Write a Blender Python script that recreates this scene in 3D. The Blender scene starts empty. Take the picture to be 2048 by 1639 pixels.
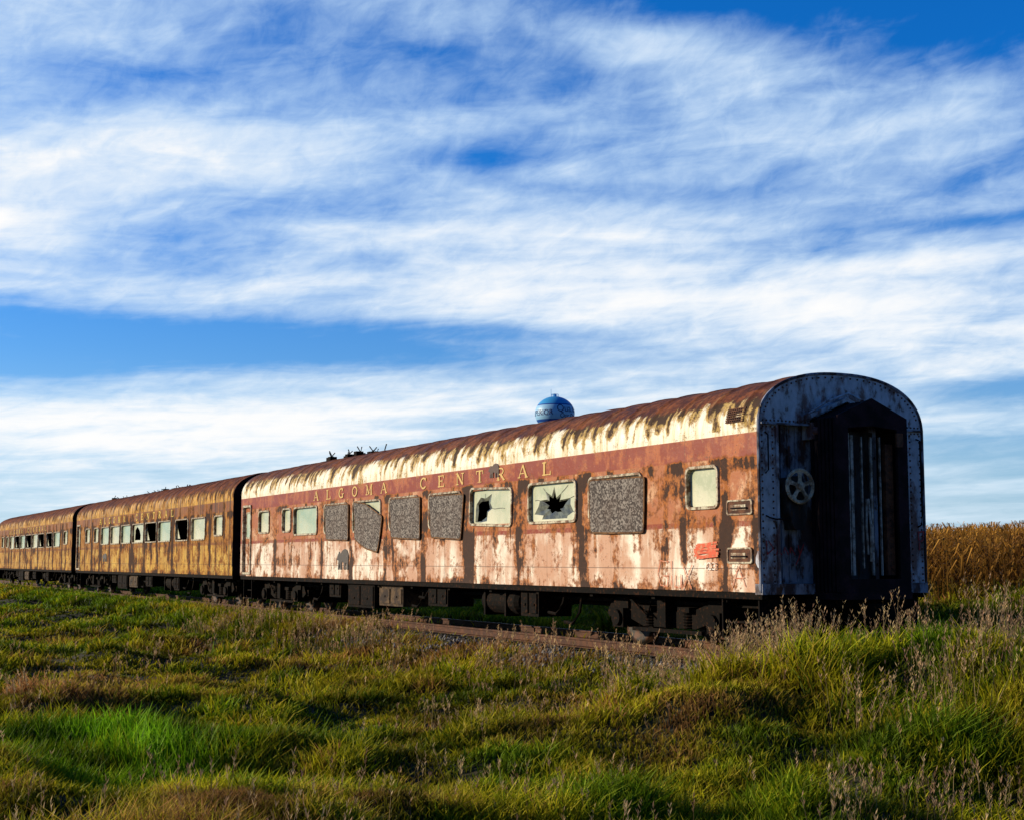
import bpy, math, random
import numpy as np
from mathutils import Vector, Matrix, geometry
random.seed(7); rng = np.random.default_rng(7)
scene = bpy.context.scene
COL = scene.collection

# ------------------------------------------------------------------ survey frame
F2 = 2844.0
ANG = math.atan(1469/2844); SA, CA = math.sin(ANG), math.cos(ANG)
CAM = Vector((16.42, -12.45, 1.41)); PITCH = math.atan(300.5/2844)
FH = Vector((-CA, SA, 0)); RT = Vector((SA, CA, 0))
FW = FH*math.cos(PITCH) + Vector((0, 0, math.sin(PITCH)))
UP = -FH*math.sin(PITCH) + Vector((0, 0, math.cos(PITCH)))
def ray(px, py): return FW + RT*((px-1024)/F2) + UP*((819.5-py)/F2)
def onside(px, py, y=0.0):
    d = ray(px, py); t = (y-CAM.y)/d.y; p = CAM+d*t; return (p.x, p.z)
def onend(px, py, x=0.0):
    d = ray(px, py); t = (x-CAM.x)/d.x; p = CAM+d*t; return (p.y-1.55, p.z)
def c2w(X, Z): return (CAM.x+X*SA-Z*CA, CAM.y+X*CA+Z*SA)

cam_d = bpy.data.cameras.new("camera"); cam = bpy.data.objects.new("camera", cam_d); COL.objects.link(cam)
cam_d.lens = 50; cam_d.sensor_width = 36; cam_d.clip_end = 8000; cam_d.clip_start = 0.1
cam.matrix_world = Matrix(((RT.x, UP.x, -FW.x, CAM.x), (RT.y, UP.y, -FW.y, CAM.y), (RT.z, UP.z, -FW.z, CAM.z), (0, 0, 0, 1)))
scene.camera = cam
scene.view_settings.view_transform = 'Standard'; scene.view_settings.look = 'None'; scene.view_settings.exposure = 0

# ------------------------------------------------------------------ node helper
class NT:
    def __init__(s, nt): s.nt = nt
    def put(s, sock, v):
        if isinstance(v, bpy.types.NodeSocket): s.nt.links.new(v, sock)
        elif v is not None:
            if isinstance(v, tuple) and len(v) == 3 and sock.type == 'RGBA': v = (*v, 1)
            sock.default_value = v
    def math(s, op, a, b=None, c=None, clamp=False):
        n = s.nt.nodes.new('ShaderNodeMath'); n.operation = op; n.use_clamp = clamp
        s.put(n.inputs[0], a)
        if b is not None: s.put(n.inputs[1], b)
        if c is not None: s.put(n.inputs[2], c)
        return n.outputs[0]
    def mix(s, f, a, b, blend='MIX'):
        n = s.nt.nodes.new('ShaderNodeMix'); n.data_type = 'RGBA'; n.blend_type = blend
        s.put(n.inputs[0], f); s.put(n.inputs[6], a); s.put(n.inputs[7], b); return n.outputs[2]
    def noise(s, vec, scale=1.0, detail=5.0, rough=0.55, dist=0.0):
        n = s.nt.nodes.new('ShaderNodeTexNoise'); s.put(n.inputs['Vector'], vec)
        n.inputs['Scale'].default_value = scale; n.inputs['Detail'].default_value = detail
        n.inputs['Roughness'].default_value = rough; n.inputs['Distortion'].default_value = dist
        return n.outputs[0]
    def voro(s, vec, scale):
        n = s.nt.nodes.new('ShaderNodeTexVoronoi'); s.put(n.inputs['Vector'], vec); n.inputs['Scale'].default_value = scale
        return n.outputs['Color'], n.outputs['Distance']
    def mr(s, v, a, b, c=0.0, d=1.0):
        n = s.nt.nodes.new('ShaderNodeMapRange'); n.interpolation_type = 'SMOOTHSTEP'
        s.put(n.inputs[0], v); s.put(n.inputs[1], a); s.put(n.inputs[2], b); n.inputs[3].default_value = c; n.inputs[4].default_value = d
        return n.outputs[0]
    def sep(s, v):
        n = s.nt.nodes.new('ShaderNodeSeparateXYZ'); s.put(n.inputs[0], v); return n.outputs
    def comb(s, x, y, z):
        n = s.nt.nodes.new('ShaderNodeCombineXYZ'); s.put(n.inputs[0], x); s.put(n.inputs[1], y); s.put(n.inputs[2], z); return n.outputs[0]
    def attr(s, name):
        n = s.nt.nodes.new('ShaderNodeAttribute'); n.attribute_name = name; return n
    def bump(s, h, strength=0.3, dist=0.01):
        n = s.nt.nodes.new('ShaderNodeBump'); s.put(n.inputs['Height'], h); n.inputs['Strength'].default_value = strength
        n.inputs['Distance'].default_value = dist; return n.outputs[0]

def newmat(name):
    m = bpy.data.materials.new(name); m.use_nodes = True
    N = NT(m.node_tree); b = m.node_tree.nodes['Principled BSDF']
    tc = m.node_tree.nodes.new('ShaderNodeTexCoord')
    return m, N, b, tc.outputs['Object']

def worn(name, c1, c2, scale=3.0, rough=0.7, metal=0.0, lo=.42, hi=.62, c3=None, stretch=(1, 1, 1), bump=.3, spec=.3):
    m, N, b, oc = newmat(name)
    x, y, z = N.sep(oc)
    v = N.comb(N.math('MULTIPLY', x, stretch[0]), N.math('MULTIPLY', y, stretch[1]), N.math('MULTIPLY', z, stretch[2]))
    n1 = N.noise(v, scale, 7, .65)
    c = N.mix(N.mr(n1, lo, hi), c1, c2)
    n2 = N.noise(v, scale*4.3, 5, .6)
    if c3: c = N.mix(N.mr(n2, .55, .68), c, c3)
    c = N.mix(N.mr(n2, .3, .7, .0, .35), c, (0.01, 0.008, 0.006))
    N.put(b.inputs['Base Color'], c); b.inputs['Roughness'].default_value = rough; b.inputs['Metallic'].default_value = metal
    b.inputs['Specular IOR Level'].default_value = spec
    if bump: N.put(b.inputs['Normal'], N.bump(n2, bump, .01))
    return m

# ------------------------------------------------------------------ world
SUNH = Vector((0.60, 0.80, 0)).normalized(); SUNEL = math.radians(17)
w = bpy.data.worlds.new("World"); scene.world = w; w.use_nodes = True
N = NT(w.node_tree); nodes = w.node_tree.nodes; bg = nodes['Background']
STR = 0.1
sky = nodes.new('ShaderNodeTexSky'); sky.sky_type = 'NISHITA'; sky.sun_disc = False
sky.sun_elevation = SUNEL; sky.sun_rotation = math.atan2(-SUNH.x, -SUNH.y) % (2*math.pi)
sky.air_density = 1.0; sky.dust_density = 0.3; sky.ozone_density = 2.0
tc = nodes.new('ShaderNodeTexCoord'); gx, gy, gz = N.sep(tc.outputs['Generated'])
df = N.math('ADD', N.math('MULTIPLY', gx, FH.x), N.math('MULTIPLY', gy, FH.y))
dr = N.math('ADD', N.math('MULTIPLY', gx, RT.x), N.math('MULTIPLY', gy, RT.y))
U = N.math('MULTIPLY', N.math('ARCTAN2', dr, df), F2)      # bearing
V = N.math('MULTIPLY', N.math('ARCSINE', gz), F2)          # elevation
Vp = N.math('MAXIMUM', V, 0.0)
wv = N.math('MULTIPLY', N.math('LOGARITHM', N.math('ADD', Vp, 170.0), math.e), 1.7)
wv = N.math('ADD', wv, N.math('MULTIPLY', U, -0.00014))
n1 = N.noise(N.comb(N.math('MULTIPLY', U, 1/1500), wv, 3.3), 2.6, 4, .5, .5)
n2 = N.noise(N.comb(N.math('MULTIPLY', U, 1/680), N.math('MULTIPLY', wv, 3.8), 7.7), 2.0, 8, .57, .5)
wv3 = N.math('ADD', wv, N.math('MULTIPLY', U, -0.0004))
n3 = N.noise(N.comb(N.math('MULTIPLY', U, 1/280), N.math('MULTIPLY', wv3, 3.2), 1.7), 3.6, 8, .62, .5)
dens = N.math('ADD', 0.57, N.math('MULTIPLY', N.math('SUBTRACT', n1, .5), 1.2))
dens = N.math('ADD', dens, N.math('MULTIPLY', N.math('SUBTRACT', n2, .5), 1.0))
dens = N.math('ADD', dens, N.math('MULTIPLY', N.math('SUBTRACT', n3, .5), .60))
blobs = [(1900, 30, 520, 120, -1.1, 0.10), (1350, 10, 320, 50, -.5, 0), (2050, 180, 220, 60, -.3, 0), (860, 120, 180, 40, -.35, .1), (960, 322, 110, 28, -.45, 0),
         (330, 692, 640, 40, -.8, .05), (60, 755, 260, 38, -.55, 0), (880, 665, 330, 24, -.45, 0), (1960, 800, 190, 32, -.6, 0),
         (1990, 930, 170, 60, -.4, 0), (1850, 480, 330, 18, -.4, 0), (1400, 395, 280, 20, -.2, 0), (250, 215, 240, 40, -.2, -.1),
         (500, 420, 220, 22, -.2, 0), (650, 60, 160, 30, -.1, 0), (1050, 370, 200, 18, -.2, 0), (900, 60, 260, 60, .12, 0),
         (80, 380, 420, 100, .45, -.1), (20, 490, 180, 60, .6, 0), (300, 860, 700, 75, .5, 0), (1250, 610, 700, 75, .40, 0), (1700, 640, 400, 70, .2, 0),
         (1650, 270, 400, 80, .3, -.1), (1250, 110, 230, 50, .25, .1), (620, 290, 320, 45, .3, -.1), (1300, 750, 600, 35, .35, 0), (1250, 480, 500, 30, .3, 0),
         (100, 60, 380, 80, .15, 0), (1650, 545, 400, 25, .25, .0)]
for (bx, by, sx, sy, am, sh) in blobs:
    du = N.math('SUBTRACT', U, bx-1024.0)
    dv = N.math('SUBTRACT', V, 1120.0-by)
    dv = N.math('ADD', dv, N.math('MULTIPLY', du, sh))
    a = N.math('POWER', N.math('ABSOLUTE', N.math('DIVIDE', du, sx)), 2.0)
    b = N.math('POWER', N.math('ABSOLUTE', N.math('DIVIDE', dv, sy)), 2.0)
    g = N.math('EXPONENT', N.math('MULTIPLY', N.math('ADD', a, b), -1.0))
    dens = N.math('ADD', dens, N.math('MULTIPLY', g, am))
alpha = N.mr(dens, .04, 1.12, 0, .97)
alpha = N.math('MULTIPLY', alpha, N.mr(N.math('ABSOLUTE', U), 1500, 2700, 1, .04))
alpha = N.math('MULTIPLY', alpha, N.mr(V, 1250, 2000, 1, .04))
skyc = N.mix(1.0, sky.outputs[0], (0.60, 0.98, 1.55), 'MULTIPLY')
skyc = N.mix(N.mr(V, 60, 950, 0, .94), skyc, N.mix(1.0, skyc, (0.02, 0.74, 1.12), 'MULTIPLY'))
skyc = N.mix(N.mr(V, 40, 420, .55, 0), skyc, (4.6, 6.6, 8.8))
skyc = N.mix(N.mr(N.math('ABSOLUTE', U), 1800, 3400, 0, .8), skyc, N.mix(1.0, skyc, (0.40, 0.36, .34), 'MULTIPLY'))
hi = N.mr(V, 300, 900)
cl = N.mix(hi, (10.0, 10.0, 10.0), (7.3, 8.4, 9.7))
cl = N.mix(N.mr(dens, .6, 1.2), N.mix(1.0, cl, (.74, .88, 1.0), 'MULTIPLY'), cl)
cl = N.mix(N.mr(dens, 1.0, 1.35), cl, (10.3, 10.2, 10.0))
fin = N.mix(alpha, skyc, cl)
N.put(bg.inputs[0], fin); bg.inputs[1].default_value = STR

sun_d = bpy.data.lights.new("sun", 'SUN'); sun_d.energy = 5.0; sun_d.angle = math.radians(.5); sun_d.color = (1, .86, .62)
sun = bpy.data.objects.new("sun", sun_d); COL.objects.link(sun)
sdir = Vector((SUNH.x*math.cos(SUNEL), SUNH.y*math.cos(SUNEL), -math.sin(SUNEL)))
sun.rotation_euler = sdir.to_track_quat('-Z', 'Y').to_euler(); sun.location = (-20, -30, 20)

# ------------------------------------------------------------------ mesh builder
class MB:
    def __init__(s): s.v = []; s.f = []; s.m = []
    def add(s, vs, fs, mi=0):
        o = len(s.v); s.v += [tuple(p) for p in vs]
        for f in fs: s.f.append(tuple(i+o for i in f)); s.m.append(mi)
    def box(s, x0, x1, y0, y1, z0, z1, mi=0):
        vs = [(x0, y0, z0), (x1, y0, z0), (x1, y1, z0), (x0, y1, z0), (x0, y0, z1), (x1, y0, z1), (x1, y1, z1), (x0, y1, z1)]
        s.add(vs, [(0, 3, 2, 1), (4, 5, 6, 7), (0, 1, 5, 4), (1, 2, 6, 5), (2, 3, 7, 6), (3, 0, 4, 7)], mi)
    def prism(s, poly, ax, a0, a1, mi=0, holes=()):
        def P(p, a): return (a, p[0], p[1]) if ax == 'x' else ((p[0], a, p[1]) if ax == 'y' else (p[0], p[1], a))
        loops = [poly]+list(holes); fl = [p for l in loops for p in l]; n = len(fl)
        vs = [P(p, a0) for p in fl]+[P(p, a1) for p in fl]
        tr = geometry.tessellate_polygon([[Vector((p[0], p[1], 0)) for p in l] for l in loops])
        fs = [tuple(t) for t in tr]+[tuple(i+n for i in t) for t in tr]
        o = 0
        for l in loops:
            k = len(l); fs += [(o+i, o+(i+1) % k, o+(i+1) % k+n, o+i+n) for i in range(k)]; o += k
        s.add(vs, fs, mi)
    def tube(s, pts, r, n=6, mi=0):
        pts = [Vector(p) for p in pts]; rings = []
        for i, p in enumerate(pts):
            d = (pts[min(i+1, len(pts)-1)]-pts[max(i-1, 0)]).normalized()
            a = d.cross(Vector((0, 0, 1)) if abs(d.z) < .9 else Vector((1, 0, 0))).normalized(); b = d.cross(a)
            rings.append([p+a*math.cos(2*math.pi*k/n)*r+b*math.sin(2*math.pi*k/n)*r for k in range(n)])
        vs = [q for rr in rings for q in rr]
        fs = [(i*n+k, i*n+(k+1) % n, (i+1)*n+(k+1) % n, (i+1)*n+k) for i in range(len(pts)-1) for k in range(n)]
        fs += [tuple(range(n)), tuple(range((len(pts)-1)*n, len(pts)*n))]
        s.add(vs, fs, mi)
    def lathe(s, prof, c, ax, n=24, mi=0):
        vs = []
        for (r, a) in prof:
            for k in range(n):
                t = 2*math.pi*k/n; p, q = r*math.cos(t), r*math.sin(t)
                vs.append((c[0]+a, c[1]+p, c[2]+q) if ax == 'x' else ((c[0]+p, c[1]+a, c[2]+q) if ax == 'y' else (c[0]+p, c[1]+q, c[2]+a)))
        fs = [(i*n+k, i*n+(k+1) % n, (i+1)*n+(k+1) % n, (i+1)*n+k) for i in range(len(prof)-1) for k in range(n)]
        s.add(vs, fs, mi)
    def stroke(s, pts, wd, P, mi=0, lift=0.0):
        for i in range(len(pts)-1):
            a = Vector(pts[i]); b = Vector(pts[i+1]); d = b-a
            if d.length < 1e-6: continue
            d.normalize(); q = Vector((-d.y, d.x))*wd*.5
            e = d*wd*.2
            s.add([P(*(a-e+q), lift), P(*(a-e-q), lift), P(*(b+e-q), lift), P(*(b+e+q), lift)], [(0, 1, 2, 3)], mi)
            lift += .0003
        return lift
    def obj(s, name, mats, parent=None, smooth=False, loc=None):
        me = bpy.data.meshes.new(name); me.from_pydata(s.v, [], s.f); me.update()
        if not isinstance(mats, (list, tuple)): mats = [mats]
        for m in mats: me.materials.append(m)
        me.polygons.foreach_set('material_index', s.m)
        if smooth: me.polygons.foreach_set('use_smooth', [True]*len(me.polygons))
        o = bpy.data.objects.new(name, me); COL.objects.link(o)
        if parent: o.parent = parent
        if loc: o.location = loc
        return o
def empty(name, loc, parent=None):
    o = bpy.data.objects.new(name, None); o.empty_display_size = .3; COL.objects.link(o); o.location = loc
    if parent: o.parent = parent
    return o
def tag(o, label=None, cat=None, group=None, kind=None):
    if label: o["label"] = label
    if cat: o["category"] = cat
    if group: o["group"] = group
    if kind: o["kind"] = kind

def fastmesh(name, verts, lv, ls, lt, mat, cols=None):
    me = bpy.data.meshes.new(name)
    me.vertices.add(len(verts)); me.vertices.foreach_set('co', verts.astype(np.float32).ravel())
    me.loops.add(len(lv)); me.loops.foreach_set('vertex_index', lv.astype(np.int32))
    me.polygons.add(len(ls)); me.polygons.foreach_set('loop_start', ls.astype(np.int32)); me.polygons.foreach_set('loop_total', lt.astype(np.int32))
    me.update(calc_edges=True)
    if cols is not None:
        a = me.color_attributes.new('Col', 'FLOAT_COLOR', 'POINT')
        c = np.ones((len(verts), 4), np.float32); c[:, :3] = cols; a.data.foreach_set('color', c.ravel())
    me.materials.append(mat)
    o = bpy.data.objects.new(name, me); COL.objects.link(o); return o

_lat = rng.random((256, 256))
def vn(x, y, sc, off=0):
    x = np.asarray(x, float)/sc+off*17.3; y = np.asarray(y, float)/sc+off*7.1
    xi = np.floor(x).astype(int); yi = np.floor(y).astype(int); fx = x-xi; fy = y-yi
    fx = fx*fx*(3-2*fx); fy = fy*fy*(3-2*fy)
    g = lambda i, j: _lat[i % 256, j % 256]
    return (g(xi, yi)*(1-fx)+g(xi+1, yi)*fx)*(1-fy)+(g(xi, yi+1)*(1-fx)+g(xi+1, yi+1)*fx)*fy
def sstep(a, b, x):
    t = np.clip((x-a)/(b-a), 0, 1); return t*t*(3-2*t)

# ------------------------------------------------------------------ ground
def gh(x, y):
    x = np.asarray(x, float); y = np.asarray(y, float)
    front = -.62+.20*sstep(-3, -13, y)+.38*(vn(x, y, 3.3)-.5)+.38*(vn(x, y, 1.3, 3)-.5)+.22*(vn(x, y, .6, 9)-.5)
    back = -.5+.75*sstep(5.3, 15, y)+.03*np.clip(y-16, 0, 150)+.14*(vn(x, y, 4.2, 5)-.5)
    z = np.where(y < -1.0, front+(-.24-front)*sstep(-2.4, -1.0, y), np.where(y > 4.1, -.24+(back+.24)*sstep(4.1, 5.6, y), -.24))
    bank = .66*sstep(.4, 3.6, x)*(1-sstep(5.0, 9.5, x))*np.exp(-((y+1.3)/3.4)**2)
    return z+bank*(.75+.5*vn(x, y, 1.6, 16))
def axis(lo, a, b, hi, st):
    far1 = -np.geomspace(-(lo-a)+1, 1, 14)+1+a; far2 = np.geomspace(1, hi-b+1, 14)-1+b
    return np.unique(np.concatenate([far1, np.arange(a, b, st), far2]))
gxs = axis(-3500, -110, 30, 3500, .35); gys = axis(-3500, -22, 50, 3500, .3)
GX, GY = np.meshgrid(gxs, gys, indexing='ij'); GZ = gh(GX, GY)
nx, ny = GX.shape
gv = np.stack([GX.ravel(), GY.ravel(), GZ.ravel()], 1)
ii, jj = np.meshgrid(np.arange(nx-1), np.arange(ny-1), indexing='ij'); q = (ii*ny+jj).ravel()
lv = np.stack([q, q+ny, q+ny+1, q+1], 1).ravel(); nf = len(q)
mg, N, b, oc = newmat("earth_and_turf")
n1 = N.noise(oc, .35, 6, .6); n2 = N.noise(oc, 5, 6, .7)
c = N.mix(N.mr(n1, .4, .6), (.040, .045, .007), (.050, .038, .011)); c = N.mix(N.mr(n2, .35, .65, 0, .8), c, (.010, .009, .003))
N.put(b.inputs['Base Color'], c); b.inputs['Roughness'].default_value = .95; N.put(b.inputs['Normal'], N.bump(n2, .8, .08))
ground = fastmesh("ground", gv, lv, np.arange(nf)*4, np.full(nf, 4), mg)
ground.data.polygons.foreach_set('use_smooth', [True]*nf)
tag(ground, "grassy meadow ground beside the railway line", "ground", kind="structure")

# ------------------------------------------------------------------ track
m_rail = worn("rusty_rail_steel", (.06, .022, .012), (.12, .045, .02), 6, .6, .4)
m_tie = worn("weathered_timber", (.03, .024, .02), (.06, .05, .04), 5, .9, stretch=(1, .3, 1))
track = empty("railway_track", (0, 1.55, -.2)); tag(track, "rusty railway track on grey ballast under the cars", "track", kind="structure")
for sgn in (-1, 1):
    mb = MB(); yc = sgn*.755
    prof = [(-.07, -.17), (.07, -.17), (.07, -.155), (.012, -.14), (.012, -.045), (.036, -.035), (.036, 0), (-.036, 0), (-.036, -.035), (-.012, -.045), (-.012, -.14), (-.07, -.155)]
    mb.prism([(p[0]+yc, p[1]+.2) for p in prof], 'x', -140, 24, 0); mb.obj("rail", m_rail, track)
mb = MB(); x = 22.0
while x > -120:
    a = random.uniform(-.03, .03); mb.box(x-.11, x+.11, -1.28+a, 1.28+a, -.14, .027); x -= .55
sl = mb.obj("sleepers", m_tie, track); tag(sl, kind="stuff")
def stones(n, xr, yr):
    px = rng.uniform(*xr, n); py = rng.uniform(*yr, n)
    pz = gh(px, py)+rng.uniform(0, .05, n)
    base = np.array([(1, 0, 0), (-1, 0, 0), (0, 1, 0), (0, -1, 0), (0, 0, 1), (0, 0, -1)], float)
    V = base[None]*rng.uniform(.5, 1.2, (n, 6, 1))+rng.uniform(-.3, .3, (n, 6, 3))
    V = V*rng.uniform(.022, .055, (n, 1, 1)); V += np.stack([px, py, pz], 1)[:, None]
    T = np.array([(0, 2, 4), (2, 1, 4), (1, 3, 4), (3, 0, 4), (2, 0, 5), (1, 2, 5), (3, 1, 5), (0, 3, 5)])
    L = (np.arange(n)[:, None, None]*6+T[None]).ravel()
    g = rng.uniform(.05, .26, n)[:, None]*np.array([[1, .95, 1.0]]); C = np.repeat(g, 6, 0)
    return V.reshape(-1, 3), L, C
m_st, N, b, oc = newmat("ballast_stone"); N.put(b.inputs['Base Color'], N.attr('Col').outputs['Color']); b.inputs['Roughness'].default_value = .9
V, L, C = stones(26000, (-45, 1.5), (-1.5, 3.9)); nt_ = len(L)//3
o = fastmesh("ballast_gravel", V, L, np.arange(nt_)*3, np.full(nt_, 3), m_st, C); tag(o, "grey crushed stone ballast around the rails", "gravel", kind="stuff")

# ------------------------------------------------------------------ train materials
def body_mat(name, heavy, seed):
    m, N, b, oc = newmat(name)
    x, y, z = N.sep(oc)
    xo = N.math('ADD', x, seed*31.7)
    P = N.comb(xo, y, z)
    st = N.noise(N.comb(N.math('MULTIPLY', xo, 2.6), y, N.math('MULTIPLY', z, .5)), 1.0, 6, .6)
    st2 = N.noise(N.comb(N.math('MULTIPLY', xo, 9.0), N.math('MULTIPLY', y, 2.0), N.math('MULTIPLY', z, 1.0)), 1.0, 5, .6)
    pa = N.noise(P, .9, 9, .66, .3); pb = N.noise(P, 2.6, 8, .7, .2); fi = N.noise(P, 11, 6, .7)
    fi2 = N.noise(P, 34, 3, .6)
    wob = N.math('MULTIPLY', N.math('SUBTRACT', pb, .5), .05)
    zz = N.math('ADD', z, wob)
    drip = N.attr('drip').outputs['Fac']
    maroon = (.27, .036, .008); faded = (.44, .135, .038); pale = (.82, .50, .29); pink = (.63, .36, .235); cream = (.97, .88, .74)
    if heavy:
        maroon = (.24, .075, .008); faded = (.50, .225, .018); pale = (.86, .52, .065); pink = (.62, .32, .026); cream = (.98, .70, .14)
    upper = N.mix(N.mr(N.math('ADD', N.math('MULTIPLY', pa, .6), N.math('MULTIPLY', pb, .4)), .49, .60), faded, pale)
    upper = N.mix(N.mr(fi, .48, .66, 0, .6), upper, N.mix(.5, faded, maroon))
    lowr = N.mix(N.mr(N.math('ADD', N.math('MULTIPLY', st, .5), N.math('MULTIPLY', pa, .5)), .44, .58), pink, cream)
    lowr = N.mix(N.mr(N.math('ADD', N.math('MULTIPLY', fi, .35), N.math('MULTIPLY', pb, .65)), .50, .60, 0, .85), lowr, N.mix(.75, pink, faded))
    c = N.mix(N.mr(zz, 1.86, 1.98), lowr, upper)
    c = N.mix(N.math('MULTIPLY', N.mr(zz, 1.90, 1.91), N.mr(zz, 1.98, 1.99, 1, 0)), c, N.mix(N.mr(fi, .45, .7), maroon, c))
    strp = N.math('MULTIPLY', N.mr(N.math('ADD', z, N.math('MULTIPLY', wob, .4)), 2.905, 2.925), N.mr(z, 3.245, 3.25, 1, 0))
    sc_ = N.mix(N.mr(N.math('ADD', N.math('MULTIPLY', pb, .6), N.math('MULTIPLY', st, .4)), .47, .57, 0, .85), maroon, (.48, .13, .028))
    c = N.mix(strp, c, N.mix(N.mr(fi, .58, .70, 0, .5), sc_, (.62, .30, .13)))
    crm = N.mix(N.mr(st2, .42, .66, 0, .65), (.98, .92, .76) if not heavy else (.80, .44, .06), (.68, .46, .16) if not heavy else (.36, .15, .014))
    c = N.mix(N.mr(z, 3.25, 3.256), c, crm)
    if heavy:
        c = N.mix(N.mr(st, .42, .60, 0, .7), c, (.38, .16, .012))
    # rust
    up = N.mr(z, 3.45, 3.85, 0, .10)
    ra = N.math('ADD', N.math('MULTIPLY', pb, .42), N.math('MULTIPLY', pa, .25))
    ra = N.math('ADD', ra, N.math('MULTIPLY', fi, .22)); ra = N.math('ADD', ra, N.math('MULTIPLY', st2, .21))
    ra = N.math('ADD', ra, up)
    ra = N.math('SUBTRACT', ra, N.math('MULTIPLY', strp, .03))
    dd = N.math('MULTIPLY', drip, N.math('MULTIPLY', N.math('ADD', N.math('MULTIPLY', pb, .4), N.math('MULTIPLY', st2, .6)), .56))
    ra = N.math('ADD', ra, N.math('MULTIPLY', dd, .98))
    k = .012 if not heavy else .04
    halo = N.mr(N.math('ADD', ra, k), .57, .66, 0, .9)
    core = N.mr(N.math('ADD', ra, k), .675, .735, 0, .96)
    hc = N.mix(N.mr(z, 3.1, 3.3), (.44, .14, .022), (.50, .31, .055)) if not heavy else (.34, .12, .010)
    c = N.mix(halo, c, N.mix(N.mr(fi, .42, .60), hc, N.mix(N.mr(z, 3.1, 3.3), (.18, .055, .015), (.30, .16, .03))))
    c = N.mix(core, c, (.030, .010, .005))
    spk = N.mr(N.math('ADD', N.math('MULTIPLY', fi2, .6), N.math('MULTIPLY', pb, .4)), .58, .615, 0, .75)
    c = N.mix(spk, c, (.09, .03, .014))
    dark = N.noise(N.comb(N.math('MULTIPLY', xo, 5.5), y, N.math('MULTIPLY', z, .3)), 1.0, 5, .7)
    c = N.mix(N.mr(dark, .57, .72, 0, .25 if not heavy else .9), c, (.065, .024, .007))
    if heavy:   # dark runs from the roof edge downwards
        d2 = N.noise(N.comb(N.math('MULTIPLY', xo, 9.0), y, N.math('MULTIPLY', z, .2)), 1.0, 4, .6)
        c = N.mix(N.math('MULTIPLY', N.mr(d2, .51, .61, 0, .88), N.mr(z, 1.3, 3.3, .45, 1)), c, (.07, .026, .006))
    # roof cap
    rz = N.math('ADD', z, N.math('MULTIPLY', N.math('SUBTRACT', st2, .5), .34)); rz = N.math('ADD', rz, N.math('MULTIPLY', N.math('SUBTRACT', fi, .5), .12))
    rz = N.math('ADD', rz, N.math('MULTIPLY', N.math('SUBTRACT', pa, .5), .14))
    roofc = N.mix(N.mr(pb, .42, .6), (.085, .020, .009), (.24, .07, .02)); roofc = N.mix(N.mr(st2, .55, .72, 0, .6), roofc, (.36, .19, .07))
    roofc = N.mix(N.mr(fi, .45, .65, 0, .7), roofc, (.032, .011, .008))
    c = N.mix(N.mr(rz, 3.70 if not heavy else 3.52, 3.77 if not heavy else 3.72), c, roofc)
    seam = N.math('MULTIPLY', N.mr(z, 1.285, 1.29), N.mr(z, 1.30, 1.305, 1, 0))
    fx = N.math('FRACT', N.math('MULTIPLY', N.math('SUBTRACT', x, .35), 1/2.22))
    vs_ = N.math('MULTIPLY', N.math('MULTIPLY', N.mr(fx, .004, .006, 1, 0), N.mr(z, 3.25, 3.26, 1, 0)), .8)
    c = N.mix(N.math('MULTIPLY', N.math('MAXIMUM', seam, vs_), .65), c, (.06, .025, .015))
    N.put(b.inputs['Base Color'], c)
    N.put(b.inputs['Roughness'], N.math('ADD', .42, N.math('MULTIPLY', halo, .4)))
    b.inputs['Specular IOR Level'].default_value = .3 if not heavy else .15
    h = N.math('ADD', N.math('MULTIPLY', fi, .5), N.math('MULTIPLY', N.math('ADD', halo, core), -.5))
    h = N.math('ADD', h, N.math('MULTIPLY', pa, 1.5))
    N.put(b.inputs['Normal'], N.bump(h, .5, .012))
    return m
M_BODY = [body_mat("peeling_maroon_cream_paint", False, 0), body_mat("rust_streaked_paint", True, 1), body_mat("rust_stained_brown_paint", True, 2)]
m_under = worn("grimy_black_steel", (.004, .003, .0028), (.011, .006, .004), 4, .85, lo=.45, hi=.7, c3=(.07, .024, .008), spec=.1)
m_dark = worn("black_diaphragm_rubber", (.010, .006, .008), (.036, .016, .022), 3, .85, bump=.5, spec=.15)
m_int = worn("dim_interior", (.02, .017, .014), (.04, .033, .028), 2, .9)
m_end = worn("faded_silver_end_paint", (.56, .60, .70), (.17, .075, .07), 1.7, .45, lo=.48, hi=.58, c3=(.11, .04, .025), spec=.5, stretch=(1, 1, .6))
m_endd = worn("stained_grey_end_paint", (.34, .37, .47), (.06, .032, .034), 2.2, .55, lo=.46, hi=.57, c3=(.14, .05, .022), stretch=(1, 1, .5))
m_gdoor = worn("dirty_dark_door_paint", (.07, .07, .078), (.022, .016, .016), 3, .6, lo=.42, hi=.60, c3=(.09, .035, .015), stretch=(1, 1, .4))
m_frame = worn("weathered_window_frame", (.68, .60, .44), (.22, .11, .055), 6, .5, lo=.44, hi=.58, c3=(.08, .035, .015))
m_silver = worn("dull_metal", (.52, .50, .46), (.20, .14, .10), 7, .45)
m_bwheel = worn("chipped_beige_wheel_paint", (.74, .64, .50), (.34, .23, .15), 7, .5)
m_whl = worn("oily_wheel_steel", (.018, .014, .012), (.12, .05, .025), 5, .6, metal=.2)
m_crack = worn("crack_edge", (.12, .12, .10), (.05, .05, .04), 5, .5, bump=0)
m_shard = worn("dirty_shattered_glass", (.17, .18, .13), (.05, .05, .04), 6, .25, bump=0, spec=.6)
m_hose = worn("rusty_brown_steel", (.18, .07, .035), (.06, .022, .015), 5, .8)
m_box = worn("rusty_tan_box_paint", (.13, .075, .035), (.03, .014, .008), 3, .8, lo=.4, hi=.55, c3=(.02, .01, .006))
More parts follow.
